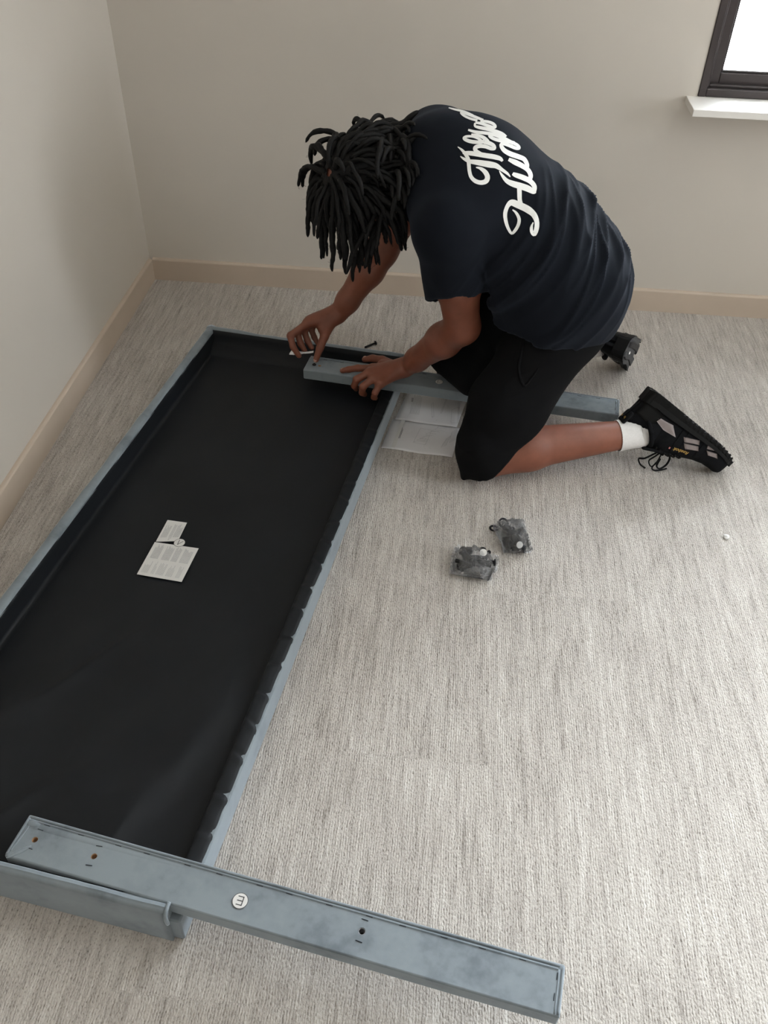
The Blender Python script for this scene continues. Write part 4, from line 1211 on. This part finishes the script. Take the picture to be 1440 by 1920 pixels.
# ------------------------------------------------------------------ shoes
SL = 0.308
F_ = [0, .006, .018, .04, .09, .18, .30, .45, .60, .70, .80, .88, .94, .98, 1.0]
HWd = [0.009, .0185, .0255, .0310, .0350, .0385, .0375, .0360, .0400, .0435, .0445, .0415, .0350, .0250, .012]
CEN = [0, 0, 0, 0, 0, .0005, .0015, .0015, -.0010, -.003, -.005, -.007, -.009, -.010, -.011]
UH = [.072, .078, .080, .081, .082, .084, .092, .094, .074, .062, .053, .049, .046, .039, .022]
STH = [.031, .031, .031, .031, .031, .033, .031, .028, .025, .023, .022, .021, .020, .019, .018]
ZB = [.006, .005, .003, .001, 0, 0, 0, 0, 0, 0, .001, .004, .008, .012, .014]
itp = lambda f, A: float(np.interp(f, F_, A))
def shoe(so, foot, label, an, kn):
    """foot +1 = left shoe: lateral side is +y"""
    O, t, l, u = so
    M = Matrix([[t[i], l[i], u[i], O[i]] for i in range(3)]+[[0, 0, 0, 1]])
    def Sf(f, a, off=0.0):                  # point on the upper: a = 0 left side .. pi right side
        hw = itp(f, HWd)*0.97; h = itp(f, UH); zt = itp(f, STH)-0.006+itp(f, ZB)
        ca, sa = math.cos(a), math.sin(a)
        y = foot*itp(f, CEN)+(hw+off)*math.copysign(abs(ca)**0.72, ca)*(1-0.20*sa*(f < .35))
        return Vector((f*SL-(0.010*sa if f < 0.1 else 0)*(1-f/0.1 if f < .1 else 0), y, zt+(h+off)*sa**0.80 if sa > 0 else zt))
    fs = sorted(set(list(np.linspace(0, .12, 12))+list(np.linspace(.12, .9, 40))+list(np.linspace(.9, 1, 14)))); K = 28
    V, F = [], []
    for f in fs:
        for k in range(K+1): V.append(Sf(f, math.pi*k/K))
    for i in range(len(fs)-1):
        for k in range(K): F.append((i*(K+1)+k, i*(K+1)+k+1, (i+1)*(K+1)+k+1, (i+1)*(K+1)+k))
        F.append((i*(K+1), (i+1)*(K+1), (i+1)*(K+1)+K, i*(K+1)+K))
    F.append(tuple(range(K+1))); F.append(tuple(range(len(V)-1, len(V)-K-2, -1)))
    up = add_mesh('shoe', V, F, MT['shoe']); P_(up); up.matrix_basis = M
    up['label'] = label
    # sole: outline with cut lugs along its lower edge
    out = []
    n = 150
    for sgn, rngf in ((1, np.linspace(0, 1, n)), (-1, np.linspace(1, 0, n)[1:-1])):
        for f in rngf: out.append((f, foot*itp(f, CEN)+sgn*(itp(f, HWd)+0.0035)))
    rows = []
    V, F = [], []
    m = len(out); acc = 0
    for lev in range(4):
        for j, (f, y) in enumerate(out):
            zb = itp(f, ZB); zt = zb+itp(f, STH)*(1+0.12*(f < 0.1))
            lug = 0.0045 if (int(f*SL/0.0075) % 2 and f > 0.30) else 0.0
            flare = 1+0.05*(lev < 2)
            zz = [zb+lug, zb+lug+0.006, zt*0.6+zb*0.4, zt][lev]
            V.append((f*SL+(0.004 if f > .97 else 0)-(0.004 if f < .03 else 0), y*flare if lev != 2 else y*0.985, zz))
    for lev in range(3):
        for j in range(m): F.append((lev*m+j, lev*m+(j+1) % m, (lev+1)*m+(j+1) % m, (lev+1)*m+j))
    F.append(tuple(range(3*m, 4*m)))
    so_ = add_mesh('sole', V, F, MT['sole'], up, False)
    # tread plate with diagonal bars
    V = [(f*SL, y*1.02, itp(f, ZB)+0.0032) for f, y in out]
    F = [tuple(range(m-1, -1, -1))]
    tr = add_mesh('tread', V, F, MT['tread'], up, False); tr['label'] = 'scuffed grey underside'
    bm = bmesh.new()
    for i in range(26):
        f = 0.05+0.9*i/26; hw = itp(f, HWd)*0.95
        for s in (-1, 1):
            if hw < 0.012: continue
            c = Vector((f*SL, foot*itp(f, CEN)+s*hw*0.5, itp(f, ZB)+0.0012))
            q = bmesh.ops.create_cube(bm, size=1.0, matrix=Matrix.Translation(c) @ Matrix.Rotation(s*0.6, 4, 'Z') @ Matrix.Diagonal((0.0042, hw*0.62, 0.0045, 1)))
    bars = from_bm('tread_bars', bm, MT['tread'], up, False); bars['kind'] = 'stuff'
    if foot < 0:
        bm = bmesh.new(); lathe_bm(bm, [(0, 0), (0.0075, 0), (0.006, 0.0012), (0, 0.0014)], 9, Matrix.Diagonal((1.7, 0.6, -1, 1)))
        for v in bm.verts: v.co.x += 0.003*math.sin(v.co.y*900)
        wp = from_bm('worn_patch', bm, MT['plaster'], up, False); wp.location = (0.055, 0.006, -0.0012); wp['label'] = 'white worn patch on the heel'
    def patch(name, quad, off, mat, nn=6):
        """four (f, a) corners -> small raised panel on the upper"""
        V = []; F = []
        for lay in (0, 1):
            for i in range(nn+1):
                for j in range(nn+1):
                    s, r = i/nn, j/nn
                    f = (quad[0][0]*(1-s)+quad[1][0]*s)*(1-r)+(quad[3][0]*(1-s)+quad[2][0]*s)*r
                    a = (quad[0][1]*(1-s)+quad[1][1]*s)*(1-r)+(quad[3][1]*(1-s)+quad[2][1]*s)*r
                    V.append(Sf(f, a if foot > 0 else math.pi-a, off*lay))
        q = (nn+1)**2
        for i in range(nn):
            for j in range(nn):
                a = i*(nn+1)+j; F.append((q+a, q+a+1, q+a+nn+2, q+a+nn+1))
        ed = [i*(nn+1) for i in range(nn+1)]; 
        for loop in ([i*(nn+1) for i in range(nn+1)], [i*(nn+1)+nn for i in range(nn+1)], list(range(nn+1)), [nn*(nn+1)+j for j in range(nn+1)]):
            for a, b in zip(loop, loop[1:]): F.append((a, b, q+b, q+a))
        return add_mesh(name, V, F, mat, up)
    for lat in (0, 1):                      # both sides carry the stripes
        m_ = (lambda a: a) if lat == 0 else (lambda a: math.pi-a)
        for quad in ([(.07, .20), (.28, .34), (.41, .30), (.32, .10)],
                     [(.46, .18), (.59, .06), (.615, .17), (.50, .30)], [(.505, .34), (.62, .23), (.65, .38), (.55, .52)],
                     [(.675, .06), (.74, .01), (.75, .07), (.69, .16)], [(.70, .22), (.79, .10), (.83, .24), (.74, .36)]):
            patch('side_stripe', [(f, m_(a)) for f, a in quad], 0.0016, MT['stripe'])
        patch('overlay_band', [(f, m_(a)) for f, a in ((.41, .02), (.47, .02), (.54, .95), (.47, .95))], 0.0012, MT['shoe'])
        patch('overlay_band', [(f, m_(a)) for f, a in ((.63, .02), (.68, .02), (.72, .80), (.66, .80))], 0.0012, MT['shoe'])
    patch('heel_counter', [(.012, .05), (.20, .05), (.17, .55), (.02, .50)], 0.0018, MT['sole'])
    patch('heel_counter', [(.012, math.pi-.05), (.20, math.pi-.05), (.17, math.pi-.55), (.02, math.pi-.50)], 0.0018, MT['sole'])
    # padded collar round the ankle
    iv = M.inverted(); A0 = iv @ Vector(an); d0 = iv.to_3x3() @ Vector(nv(np.array(kn)-np.array(an)))
    E0 = Vector((0.078, 0, 0.050)); c0 = A0*0.72+E0*0.28
    pth = [c0, c0*0.6+E0*0.4, E0]
    ax = (d0*0.75+(A0-E0).normalized()*0.25).normalized()
    e1 = Vector((0, 1, 0)); e1 = (e1-ax*e1.dot(ax)).normalized(); e2 = ax.cross(e1)
    if e2.x < 0: e2 = -e2
    ringp = [c0+e1*0.0430*math.cos(2*math.pi*k/36)+e2*0.0460*math.sin(2*math.pi*k/36) for k in range(37)]
    V, F = [], []
    nr = 10
    for r_ in range(nr):
        s = r_/(nr-1); cc = c0.lerp(E0, s)
        for k in range(36):
            q = ringp[k]-c0; V.append(cc+Vector((q.x*(1-.3*s), q.y*(1-0.22*s), q.z*(1-.8*s))))
    for r_ in range(nr-1):
        for k in range(36): F.append((r_*36+k, r_*36+(k+1) % 36, (r_+1)*36+(k+1) % 36, (r_+1)*36+k))
    add_mesh('collar_lining', V, F, MT['shoe'], up)
    tube('collar', ringp, 0.0062, MT['shoe'], up, 10)
    bm = bmesh.new(); bm_box(bm, -0.005, 0.075, -0.021, 0.021, -0.004, 0.004, 0.003, 2)
    tg = from_bm('tongue', bm, MT['shoe'], up); tg.location = Sf(.33, math.pi/2)+Vector((-0.012, 0, 0.014)); tg.rotation_euler = (0, math.radians(25), 0)
    bm = bmesh.new(); bm_box(bm, -0.0045, 0.006, -0.021, 0.021, -0.022, 0.016, 0.0042, 3)
    ht = from_bm('heel_tab', bm, MT['shoe'], up); ht.location = Sf(0.0, math.pi/2)+Vector((0.008, 0, -0.004)); ht.rotation_euler = (0, math.radians(-6), 0)
    # laces across the instep
    for i in range(6):
        f = .36+.045*i
        tube('lace', [Sf(f, 1.05, .002), Sf(f+.012, 1.35, .0035), Sf(f+.016, math.pi/2, .004), Sf(f+.012, math.pi-1.35, .0035), Sf(f, math.pi-1.05, .002)], 0.0030, MT['sole'], up, 8, 0.6)
    # stitched lettering: on the side towards the toe and across the heel
    Vt, Ft = text_mesh('Reebok', 1.0)
    xs = [v.x for v in Vt]; wd = max(xs)-min(xs)
    def side_text(fc, ac, length):
        sc = length/wd; V = []
        for v in Vt:
            f = fc+foot*v.x*sc/SL*(1 if True else 0); a = ac+v.y*sc/0.055
            V.append(Sf(f if foot < 0 else fc-(-v.x)*sc/SL*(-1), a if foot > 0 else math.pi-a, 0.0022))
        return add_mesh('stitched_lettering', V, Ft, MT['gold'], up, False)
    side_text(.535, 0.66, 0.040)
    V = [Vector((-0.0050, -v.x*0.036/wd, 0.001+v.y*0.036/wd)) for v in Vt]
    lt = add_mesh('stitched_lettering', V, Ft, MT['gold'], up, False); lt.location = ht.location
    box('side_tab', 0, 0.0035, -0.0005, 0.0005, 0, 0.005, MT['red'], up).location = Sf(.435, 0.66 if foot > 0 else math.pi-0.66, .0015)
    return up
sn = shoe(SHOEN, 1, 'left black suede shoe with grey stripes, toe down on the carpet', ANKN, KNEEN)
sf = shoe(SHOEF, -1, 'right black suede shoe seen from the heel', ANKF, KNEEF)
# bow hanging from the near shoe
def world_tube(name, pts, r, mat, parent):
    V, F = tube_geo(catmull(pts, 6), r, 8, True, 0.6)
    o = add_mesh(name, V, F, mat, parent); bpy.context.view_layer.update(); o.matrix_parent_inverse = parent.matrix_world.inverted(); return o

# ------------------------------------------------------------------ white slip pinched in the far hand
SP = [(0.6015, -0.6500, 0.1370), (0.6080, -0.6490, 0.1425), (0.6150, -0.6480, 0.1430), (0.6280, -0.6400, 0.1375), (0.6420, -0.6330, 0.1345), (0.6560, -0.6300, 0.1350), (0.6680, -0.6280, 0.1370)]
SWd = [0.0020, 0.0125, 0.0150, 0.0085, 0.0045, 0.0055, 0.0050]
V = []; pc = catmull(SP, 4); wc = np.interp(np.linspace(0, 1, len(pc)), np.linspace(0, 1, len(SWd)), SWd)
for lay in (0, 0.0005):
    for p, w_ in zip(pc, wc): V += [p+Vector((0, 0.28*w_+lay, 0.42*w_)), p+Vector((0, -0.28*w_+lay, -0.42*w_))]
n = len(pc); F = []
for i in range(n-1):
    for L0, fl in ((0, 0), (2*n, 1)):
        q = (L0+2*i, L0+2*i+1, L0+2*i+3, L0+2*i+2); F.append(q if fl else q[::-1])
slip = add_mesh('paper_slip', V, F, MT['paper']); tag(slip, 'small curled white slip held in the fingers of the farther hand', 'paper slip')

# ------------------------------------------------------------------ script lettering printed across the back of the shirt
# each stroke: (s, t) of both edges in 0.1 mm on a plane over the back, s along the reading direction, t towards the neck
TEXT_C, TEXT_N, TEXT_T = (1.122, -0.8151, 0.7721), (0.217, -0.4897, 0.8444), (-0.8927, 0.2504, 0.3746)
TEXT = [[[-562,261,-541,270],[-560,244,-531,256],[-556,220,-516,236],[-553,195,-500,209],[-555,170,-488,177],[-559,143,-481,142],[-565,112,-478,104],[-574,82,-478,64],[-583,58,-483,26],[-593,37,-494,-9],[-605,16,-511,-42],[-618,-1,-532,-72],[-629,-11,-558,-97],[-641,-17,-588,-115],[-654,-21,-623,-126],[-666,-23,-660,-130],[-675,-22,-700,-123],[-686,-18,-736,-107],[-703,-7,-768,-83],[-721,8,-796,-56],[-736,25,-819,-26],[-749,45,-838,7],[-759,70,-852,43],[-767,96,-862,80],[-771,121,-867,118],[-772,147,-864,155],[-769,175,-857,192],[-762,201,-844,229],[-752,226,-826,264],[-738,248,-802,297],[-717,271,-774,325],[-692,294,-744,351],[-667,316,-715,375],[-641,335,-685,398],[-614,353,-655,418],[-584,371,-625,438],[-554,391,-595,457],[-523,411,-564,478],[-491,432,-533,498],[-458,455,-504,518],[-427,481,-481,536],[-401,510,-463,554],[-380,538,-446,574],[-363,565,-429,597],[-347,593,-410,622],[-330,621,-391,648],[-313,651,-372,675],[-296,683,-354,702],[-282,717,-336,729],[-271,754,-318,760],[-263,793,-299,796],[-256,828,-281,830],[-251,852,-268,853]],
[[-466,688,-447,686],[-476,670,-449,668],[-490,644,-452,641],[-505,614,-455,612],[-518,583,-456,585],[-526,553,-456,558],[-534,522,-456,530],[-538,488,-454,503],[-539,453,-450,477],[-535,418,-442,452],[-528,385,-430,426],[-519,354,-416,397],[-510,321,-401,364],[-499,284,-385,329],[-487,245,-368,291],[-473,205,-350,253],[-459,166,-332,214],[-444,126,-313,176],[-428,87,-293,138],[-412,48,-274,99],[-394,12,-257,64],[-376,-21,-243,32],[-358,-48,-229,0],[-342,-71,-215,-37],[-330,-94,-205,-78],[-320,-124,-202,-122],[-312,-160,-205,-165],[-304,-199,-208,-205],[-296,-238,-210,-242],[-287,-276,-208,-278],[-280,-312,-205,-315],[-273,-345,-202,-350],[-268,-373,-203,-383],[-264,-400,-209,-412],[-261,-425,-219,-438],[-260,-448,-229,-457],[-259,-464,-236,-471]],
[[-387,673,-337,699],[-385,653,-326,682],[-382,623,-310,659],[-378,589,-292,630],[-372,554,-275,597],[-363,516,-260,560],[-351,474,-244,519],[-338,431,-227,475],[-324,387,-210,430],[-308,342,-193,385],[-292,296,-176,337],[-274,249,-158,290],[-255,203,-140,246],[-235,158,-120,203],[-214,116,-98,160],[-193,76,-76,118],[-174,39,-57,78],[-157,5,-40,40],[-141,-27,-25,3],[-127,-54,-14,-32],[-117,-74,-7,-67],[-111,-90,-11,-101],[-107,-108,-24,-127],[-105,-126,-37,-145],[-105,-141,-46,-156]],
[[-172,334,-247,325],[-171,357,-250,348],[-168,391,-254,383],[-164,423,-255,421],[-157,444,-250,459],[-150,454,-233,491],[-142,463,-210,520],[-140,465,-176,543],[-148,463,-130,553],[-146,462,-90,544],[-131,452,-57,527],[-112,437,-29,504],[-96,420,-4,477],[-82,400,16,447],[-68,374,31,413],[-55,345,44,378],[-44,317,54,344],[-37,290,62,308],[-34,260,65,274],[-29,228,68,245],[-21,198,73,223],[-6,171,80,203],[11,148,88,185],[33,127,93,175],[70,112,83,177],[115,120,70,177],[145,138,74,183],[170,161,80,195],[188,191,83,206],[196,223,84,222],[198,256,82,246],[198,290,78,273],[194,322,74,299],[187,354,68,324],[175,386,59,352],[165,413,51,378],[158,431,45,397]],
[[157,446,65,391],[140,464,50,409],[116,489,27,436],[92,517,3,467],[72,545,-19,500],[56,575,-38,533],[42,608,-55,568],[30,641,-69,604],[22,673,-79,641],[16,704,-84,678],[13,737,-86,716],[13,768,-83,752],[15,791,-78,783],[19,807,-69,810],[21,814,-54,835],[14,810,-26,861],[-5,805,17,874],[-4,805,48,867],[11,799,71,853],[28,788,93,834],[44,772,111,811],[56,751,127,784],[69,723,141,753],[79,693,153,720],[86,665,162,687],[90,638,167,655],[91,610,168,623],[89,582,168,592],[86,559,165,563],[80,539,159,535],[71,520,150,510],[62,503,141,490],[55,490,135,477]],
[[130,733,192,758],[137,711,202,737],[148,680,218,707],[159,645,236,672],[166,613,250,638],[169,584,259,605],[169,554,266,573],[167,526,270,540],[163,499,270,507],[155,475,266,474],[144,450,258,442],[133,426,248,413],[122,405,236,386],[114,388,221,361],[104,372,204,339],[94,357,189,322],[87,345,180,312]],
[[-721,-871,-700,-873],[-722,-888,-696,-891],[-725,-912,-690,-917],[-728,-938,-685,-948],[-735,-962,-686,-981],[-744,-988,-692,-1015],[-757,-1017,-703,-1050],[-772,-1044,-720,-1086],[-788,-1065,-742,-1118],[-806,-1081,-768,-1143],[-827,-1095,-799,-1163],[-850,-1107,-831,-1178],[-874,-1115,-864,-1189],[-900,-1121,-898,-1196],[-928,-1124,-932,-1199],[-957,-1124,-965,-1199],[-983,-1123,-994,-1195],[-1008,-1121,-1021,-1190],[-1032,-1118,-1049,-1182],[-1047,-1114,-1074,-1167],[-1050,-1114,-1094,-1137],[-1049,-1109,-1095,-1097],[-1042,-1087,-1087,-1062],[-1030,-1059,-1076,-1027],[-1016,-1029,-1065,-993],[-1001,-999,-1052,-958],[-982,-967,-1037,-921],[-962,-936,-1019,-884],[-941,-907,-999,-849],[-917,-879,-975,-817],[-891,-852,-952,-786],[-864,-830,-925,-757],[-837,-812,-895,-733],[-808,-799,-858,-715],[-774,-789,-818,-704],[-740,-783,-776,-697],[-710,-784,-738,-693],[-687,-791,-701,-693],[-670,-801,-662,-697],[-661,-812,-619,-713],[-660,-819,-575,-745],[-657,-828,-542,-790],[-649,-853,-521,-835],[-641,-889,-507,-874],[-632,-928,-496,-909],[-622,-965,-485,-943],[-614,-1000,-473,-980],[-607,-1034,-463,-1017],[-601,-1067,-456,-1054],[-597,-1100,-451,-1089],[-597,-1130,-451,-1125],[-599,-1158,-448,-1162],[-602,-1188,-446,-1200],[-599,-1220,-452,-1238],[-597,-1253,-463,-1279],[-601,-1284,-480,-1321],[-608,-1312,-499,-1363],[-622,-1339,-517,-1401],[-643,-1368,-538,-1436],[-666,-1396,-562,-1469],[-685,-1420,-590,-1498],[-705,-1440,-620,-1525],[-730,-1457,-654,-1549],[-755,-1472,-689,-1570],[-780,-1484,-725,-1587],[-808,-1496,-764,-1600],[-839,-1506,-805,-1610],[-865,-1511,-844,-1614],[-866,-1515,-883,-1607],[-843,-1538,-921,-1559],[-845,-1538,-927,-1518],[-847,-1522,-923,-1489],[-847,-1508,-915,-1464],[-843,-1495,-897,-1444],[-832,-1482,-876,-1428],[-818,-1469,-849,-1414],[-803,-1457,-822,-1404],[-783,-1445,-791,-1399],[-755,-1434,-757,-1398],[-728,-1425,-728,-1398],[-709,-1418,-710,-1398]],
[[-513,-1047,-580,-996],[-497,-1026,-567,-973],[-476,-995,-550,-939],[-452,-964,-528,-902],[-430,-938,-505,-868],[-408,-918,-481,-841],[-382,-900,-455,-818],[-355,-881,-429,-798],[-329,-862,-405,-780],[-302,-842,-380,-760],[-274,-821,-353,-739],[-249,-804,-329,-722],[-231,-791,-312,-710]],
[[-328,-198,-311,-205],[-339,-213,-314,-224],[-355,-236,-319,-252],[-373,-263,-323,-283],[-388,-293,-325,-315],[-401,-324,-328,-348],[-414,-359,-330,-384],[-423,-398,-329,-419],[-427,-439,-323,-450],[-423,-480,-313,-479],[-414,-520,-297,-509],[-402,-559,-279,-541],[-386,-600,-259,-575],[-367,-642,-237,-611],[-343,-685,-212,-649],[-320,-727,-185,-691],[-298,-767,-158,-733],[-276,-808,-132,-776],[-254,-851,-106,-820],[-233,-891,-81,-865],[-217,-927,-61,-909],[-204,-962,-53,-954],[-195,-998,-50,-995],[-186,-1035,-49,-1027],[-170,-1070,-49,-1046],[-145,-1102,-52,-1050],[-117,-1120,-57,-1052],[-98,-1125,-54,-1058],[-89,-1126,-46,-1066]],
[[-98,-1121,-145,-1027],[-73,-1114,-120,-1019],[-34,-1104,-86,-1010],[16,-1087,-57,-999],[63,-1059,-41,-988],[94,-1020,-31,-971],[113,-980,-22,-945],[124,-936,-16,-913],[127,-891,-18,-880],[116,-844,-28,-845],[98,-795,-44,-805],[77,-748,-65,-763],[53,-702,-85,-721],[26,-655,-106,-679],[-4,-609,-130,-635],[-32,-567,-152,-592],[-54,-535,-170,-554],[-71,-511,-179,-524],[-85,-493,-182,-501],[-96,-479,-182,-484],[-105,-468,-182,-473]],
[[69,-899,20,-813],[97,-896,46,-808],[141,-891,82,-801],[194,-880,114,-792],[243,-859,133,-782],[277,-829,147,-766],[301,-794,161,-744],[317,-756,170,-717],[324,-715,174,-690],[322,-671,170,-661],[311,-627,160,-626],[295,-584,145,-588],[280,-542,129,-549],[264,-500,112,-510],[246,-458,93,-471],[228,-417,73,-431],[208,-377,57,-392],[185,-336,46,-350],[158,-293,36,-306],[135,-256,30,-267],[118,-230,25,-240]],
[[290,-700,238,-621],[305,-698,254,-618],[332,-695,271,-616],[371,-684,282,-613],[407,-663,290,-606],[435,-635,303,-586],[462,-602,319,-558],[485,-562,329,-528],[494,-518,330,-504],[483,-473,321,-482],[459,-433,303,-455],[433,-396,278,-422],[410,-359,253,-385],[384,-318,228,-347],[358,-276,202,-305],[334,-235,175,-261],[314,-197,155,-216],[298,-158,140,-172],[283,-120,130,-128],[273,-85,125,-83],[270,-55,128,-40],[273,-27,142,1],[283,1,165,38],[296,25,192,70],[304,36,225,94],[295,35,273,108],[285,37,327,103],[291,35,366,85],[304,26,396,61],[320,5,422,30],[339,-28,446,-7],[358,-66,469,-46],[376,-102,490,-84],[393,-137,508,-122],[409,-173,524,-160],[426,-209,539,-193],[446,-241,553,-219],[470,-268,568,-240],[497,-290,583,-256],[529,-308,592,-265],[580,-321,576,-263],[634,-311,557,-266],[660,-293,560,-261],[677,-270,565,-249],[685,-243,566,-236],[680,-212,561,-215],[668,-176,549,-184],[656,-145,537,-153],[650,-123,529,-132]],
[[664,-129,550,-153],[648,-106,534,-131],[625,-74,512,-99],[600,-37,487,-65],[572,1,461,-32],[539,38,431,0],[503,74,396,34],[469,109,359,72],[441,144,327,112],[418,182,302,155],[397,224,282,200],[382,264,269,244],[374,299,262,284],[370,329,263,321],[370,357,270,356],[373,375,283,387],[357,368,321,419],[329,366,383,418],[343,358,414,400],[363,341,442,376],[379,321,465,350],[393,295,485,320],[404,263,504,285],[414,229,522,248],[419,199,533,211],[420,169,536,173],[415,137,534,136],[409,107,530,104],[406,85,527,83]],
[[236,860,298,874],[233,832,302,847],[229,790,308,808],[227,743,316,765],[231,696,327,724],[242,652,342,686],[258,609,360,645],[277,567,381,604],[296,525,402,562],[315,483,424,520],[335,442,447,478],[355,401,471,436],[373,361,494,393],[389,322,515,351],[402,282,535,310],[414,243,552,267],[425,203,567,223],[435,160,578,176],[442,115,585,128],[450,69,591,81],[461,25,598,37],[475,-21,607,-9],[492,-68,618,-56],[508,-109,629,-98],[519,-137,638,-127]],
[[666,79,551,86],[673,97,554,104],[685,123,560,129],[697,157,563,156],[701,194,563,184],[696,233,557,215],[686,274,546,252],[672,316,533,291],[657,358,519,332],[641,403,504,374],[624,450,488,419],[607,497,472,465],[591,542,458,508],[575,585,445,550],[559,627,431,591],[544,666,419,631],[532,700,412,668],[520,731,408,702],[509,757,408,734],[502,777,412,765],[500,786,428,797],[502,788,468,825],[523,794,512,839],[554,801,549,847],[578,806,573,852]],
[[546,820,636,850],[554,799,650,831],[565,769,672,803],[575,736,694,769],[582,701,710,731],[585,661,716,687],[585,616,718,639],[586,569,718,592],[592,528,722,551],[600,492,726,515],[609,458,731,483],[621,429,737,457],[640,403,745,443],[673,385,748,440],[721,378,745,440],[773,385,737,439],[817,404,732,437],[846,427,737,443],[869,454,746,459],[888,484,753,479],[900,518,758,502],[902,553,758,530],[898,591,754,563],[889,629,748,598],[875,665,739,630],[854,700,727,662],[825,733,709,695],[797,761,691,725],[779,780,679,747]],
[[877,735,778,717],[881,758,775,738],[887,790,770,769],[894,827,765,804],[899,865,762,841],[903,904,762,880],[908,946,764,921],[913,990,766,964],[918,1033,768,1005],[924,1077,769,1048],[931,1122,772,1091],[938,1165,774,1131],[940,1202,777,1166],[935,1234,781,1197],[924,1262,787,1226],[905,1283,789,1243],[823,1285,833,1247],[762,1253,844,1248],[725,1220,815,1221],[691,1180,788,1185],[665,1140,767,1149],[648,1099,753,1113],[637,1056,743,1072],[630,1012,738,1031],[628,969,736,991],[632,926,739,950],[641,882,746,906],[650,843,754,867],[657,816,760,840]],
[[1083,1617,1491,1704],[1044,1585,1395,1660],[992,1541,1279,1603],[949,1494,1228,1555],[919,1451,1198,1512],[902,1412,1174,1473],[891,1374,1148,1432],[885,1337,1118,1390],[879,1302,1090,1349],[875,1271,1071,1315],[874,1243,1058,1283],[869,1213,1043,1248],[861,1178,1021,1207],[846,1129,990,1153],[829,1072,960,1092],[816,1019,938,1038],[808,983,927,1001]]]

tC, tN, tT = np.array(TEXT_C), nv(TEXT_N), np.array(TEXT_T); tT = nv(tT-tN*(tT@tN)); tS = np.cross(tT, tN)
V, F = [], []
for si, st in enumerate(TEXT):
    base = len(V); K = 5; ok = []
    for (s0, t0, s1, t1) in st:
        for k in range(K+1):
            q = k/K; s_, t_ = (s0*(1-q)+s1*q)*1e-4, (t0*(1-q)+t1*q)*1e-4
            o = tC+tS*s_+tT*t_+tN*0.25
            h, nn, i_, d_ = shirt_bvh.ray_cast(Vector(o), Vector(-tN), 0.5)
            if h is None: h, nn, i_, d_ = shirt_bvh.find_nearest(Vector(tC+tS*s_+tT*t_))
            V.append(h+nn*(0.0007+0.00003*si))
    for i in range(len(st)-1):
        for k in range(K):
            a = base+i*(K+1)+k; F.append((a, a+1, a+K+2, a+K+1))
    # round caps on the blunt ends are left square, as printed
pr_ = P_(add_mesh('printed_lettering', V, F, MT['print'])); pr_['label'] = 'white script lettering printed across the back'
# pocket opening on the hip
PK = [(1.241, -0.904, 0.405), (1.233, -0.913, 0.383), (1.227, -0.930, 0.357), (1.225, -0.950, 0.328), (1.240, -0.972, 0.297), (1.256, -0.966, 0.314), (1.270, -0.957, 0.338)]
pk = [shorts_bvh.find_nearest(Vector(p))[0] for p in PK]
pt = catmull(pk, 5); pts2 = []
for p in pt:
    h, n_, i_, d_ = shorts_bvh.find_nearest(p); pts2.append(h+n_*0.0006)
po = P_(tube('pocket', pts2, [0.0016+0.0022*math.sin(math.pi*i/(len(pts2)-1)) for i in range(len(pts2))], MT['shorts'], None, 8, 1.0)); po['label'] = 'slanted pocket opening edged with a welt'
# bow hanging from the near shoe
for pts, r in (([(1.640, -0.880, 0.066), (1.618, -0.884, 0.052), (1.600, -0.876, 0.030), (1.588, -0.866, 0.020), (1.592, -0.880, 0.012), (1.606, -0.888, 0.006)], 0.0030),
               ([(1.640, -0.882, 0.066), (1.658, -0.872, 0.052), (1.668, -0.868, 0.030), (1.662, -0.874, 0.012), (1.645, -0.884, 0.005), (1.634, -0.886, 0.016), (1.638, -0.886, 0.040)], 0.0034),
               ([(1.640, -0.882, 0.064), (1.632, -0.890, 0.036), (1.622, -0.890, 0.012), (1.630, -0.892, 0.004), (1.648, -0.888, 0.004), (1.664, -0.880, 0.004)], 0.0030),
               ([(1.640, -0.882, 0.064), (1.624, -0.884, 0.046), (1.612, -0.880, 0.026), (1.620, -0.886, 0.012), (1.632, -0.884, 0.022)], 0.0028)):
    world_tube('bow_lace', pts, r, MT['sole'], sn)
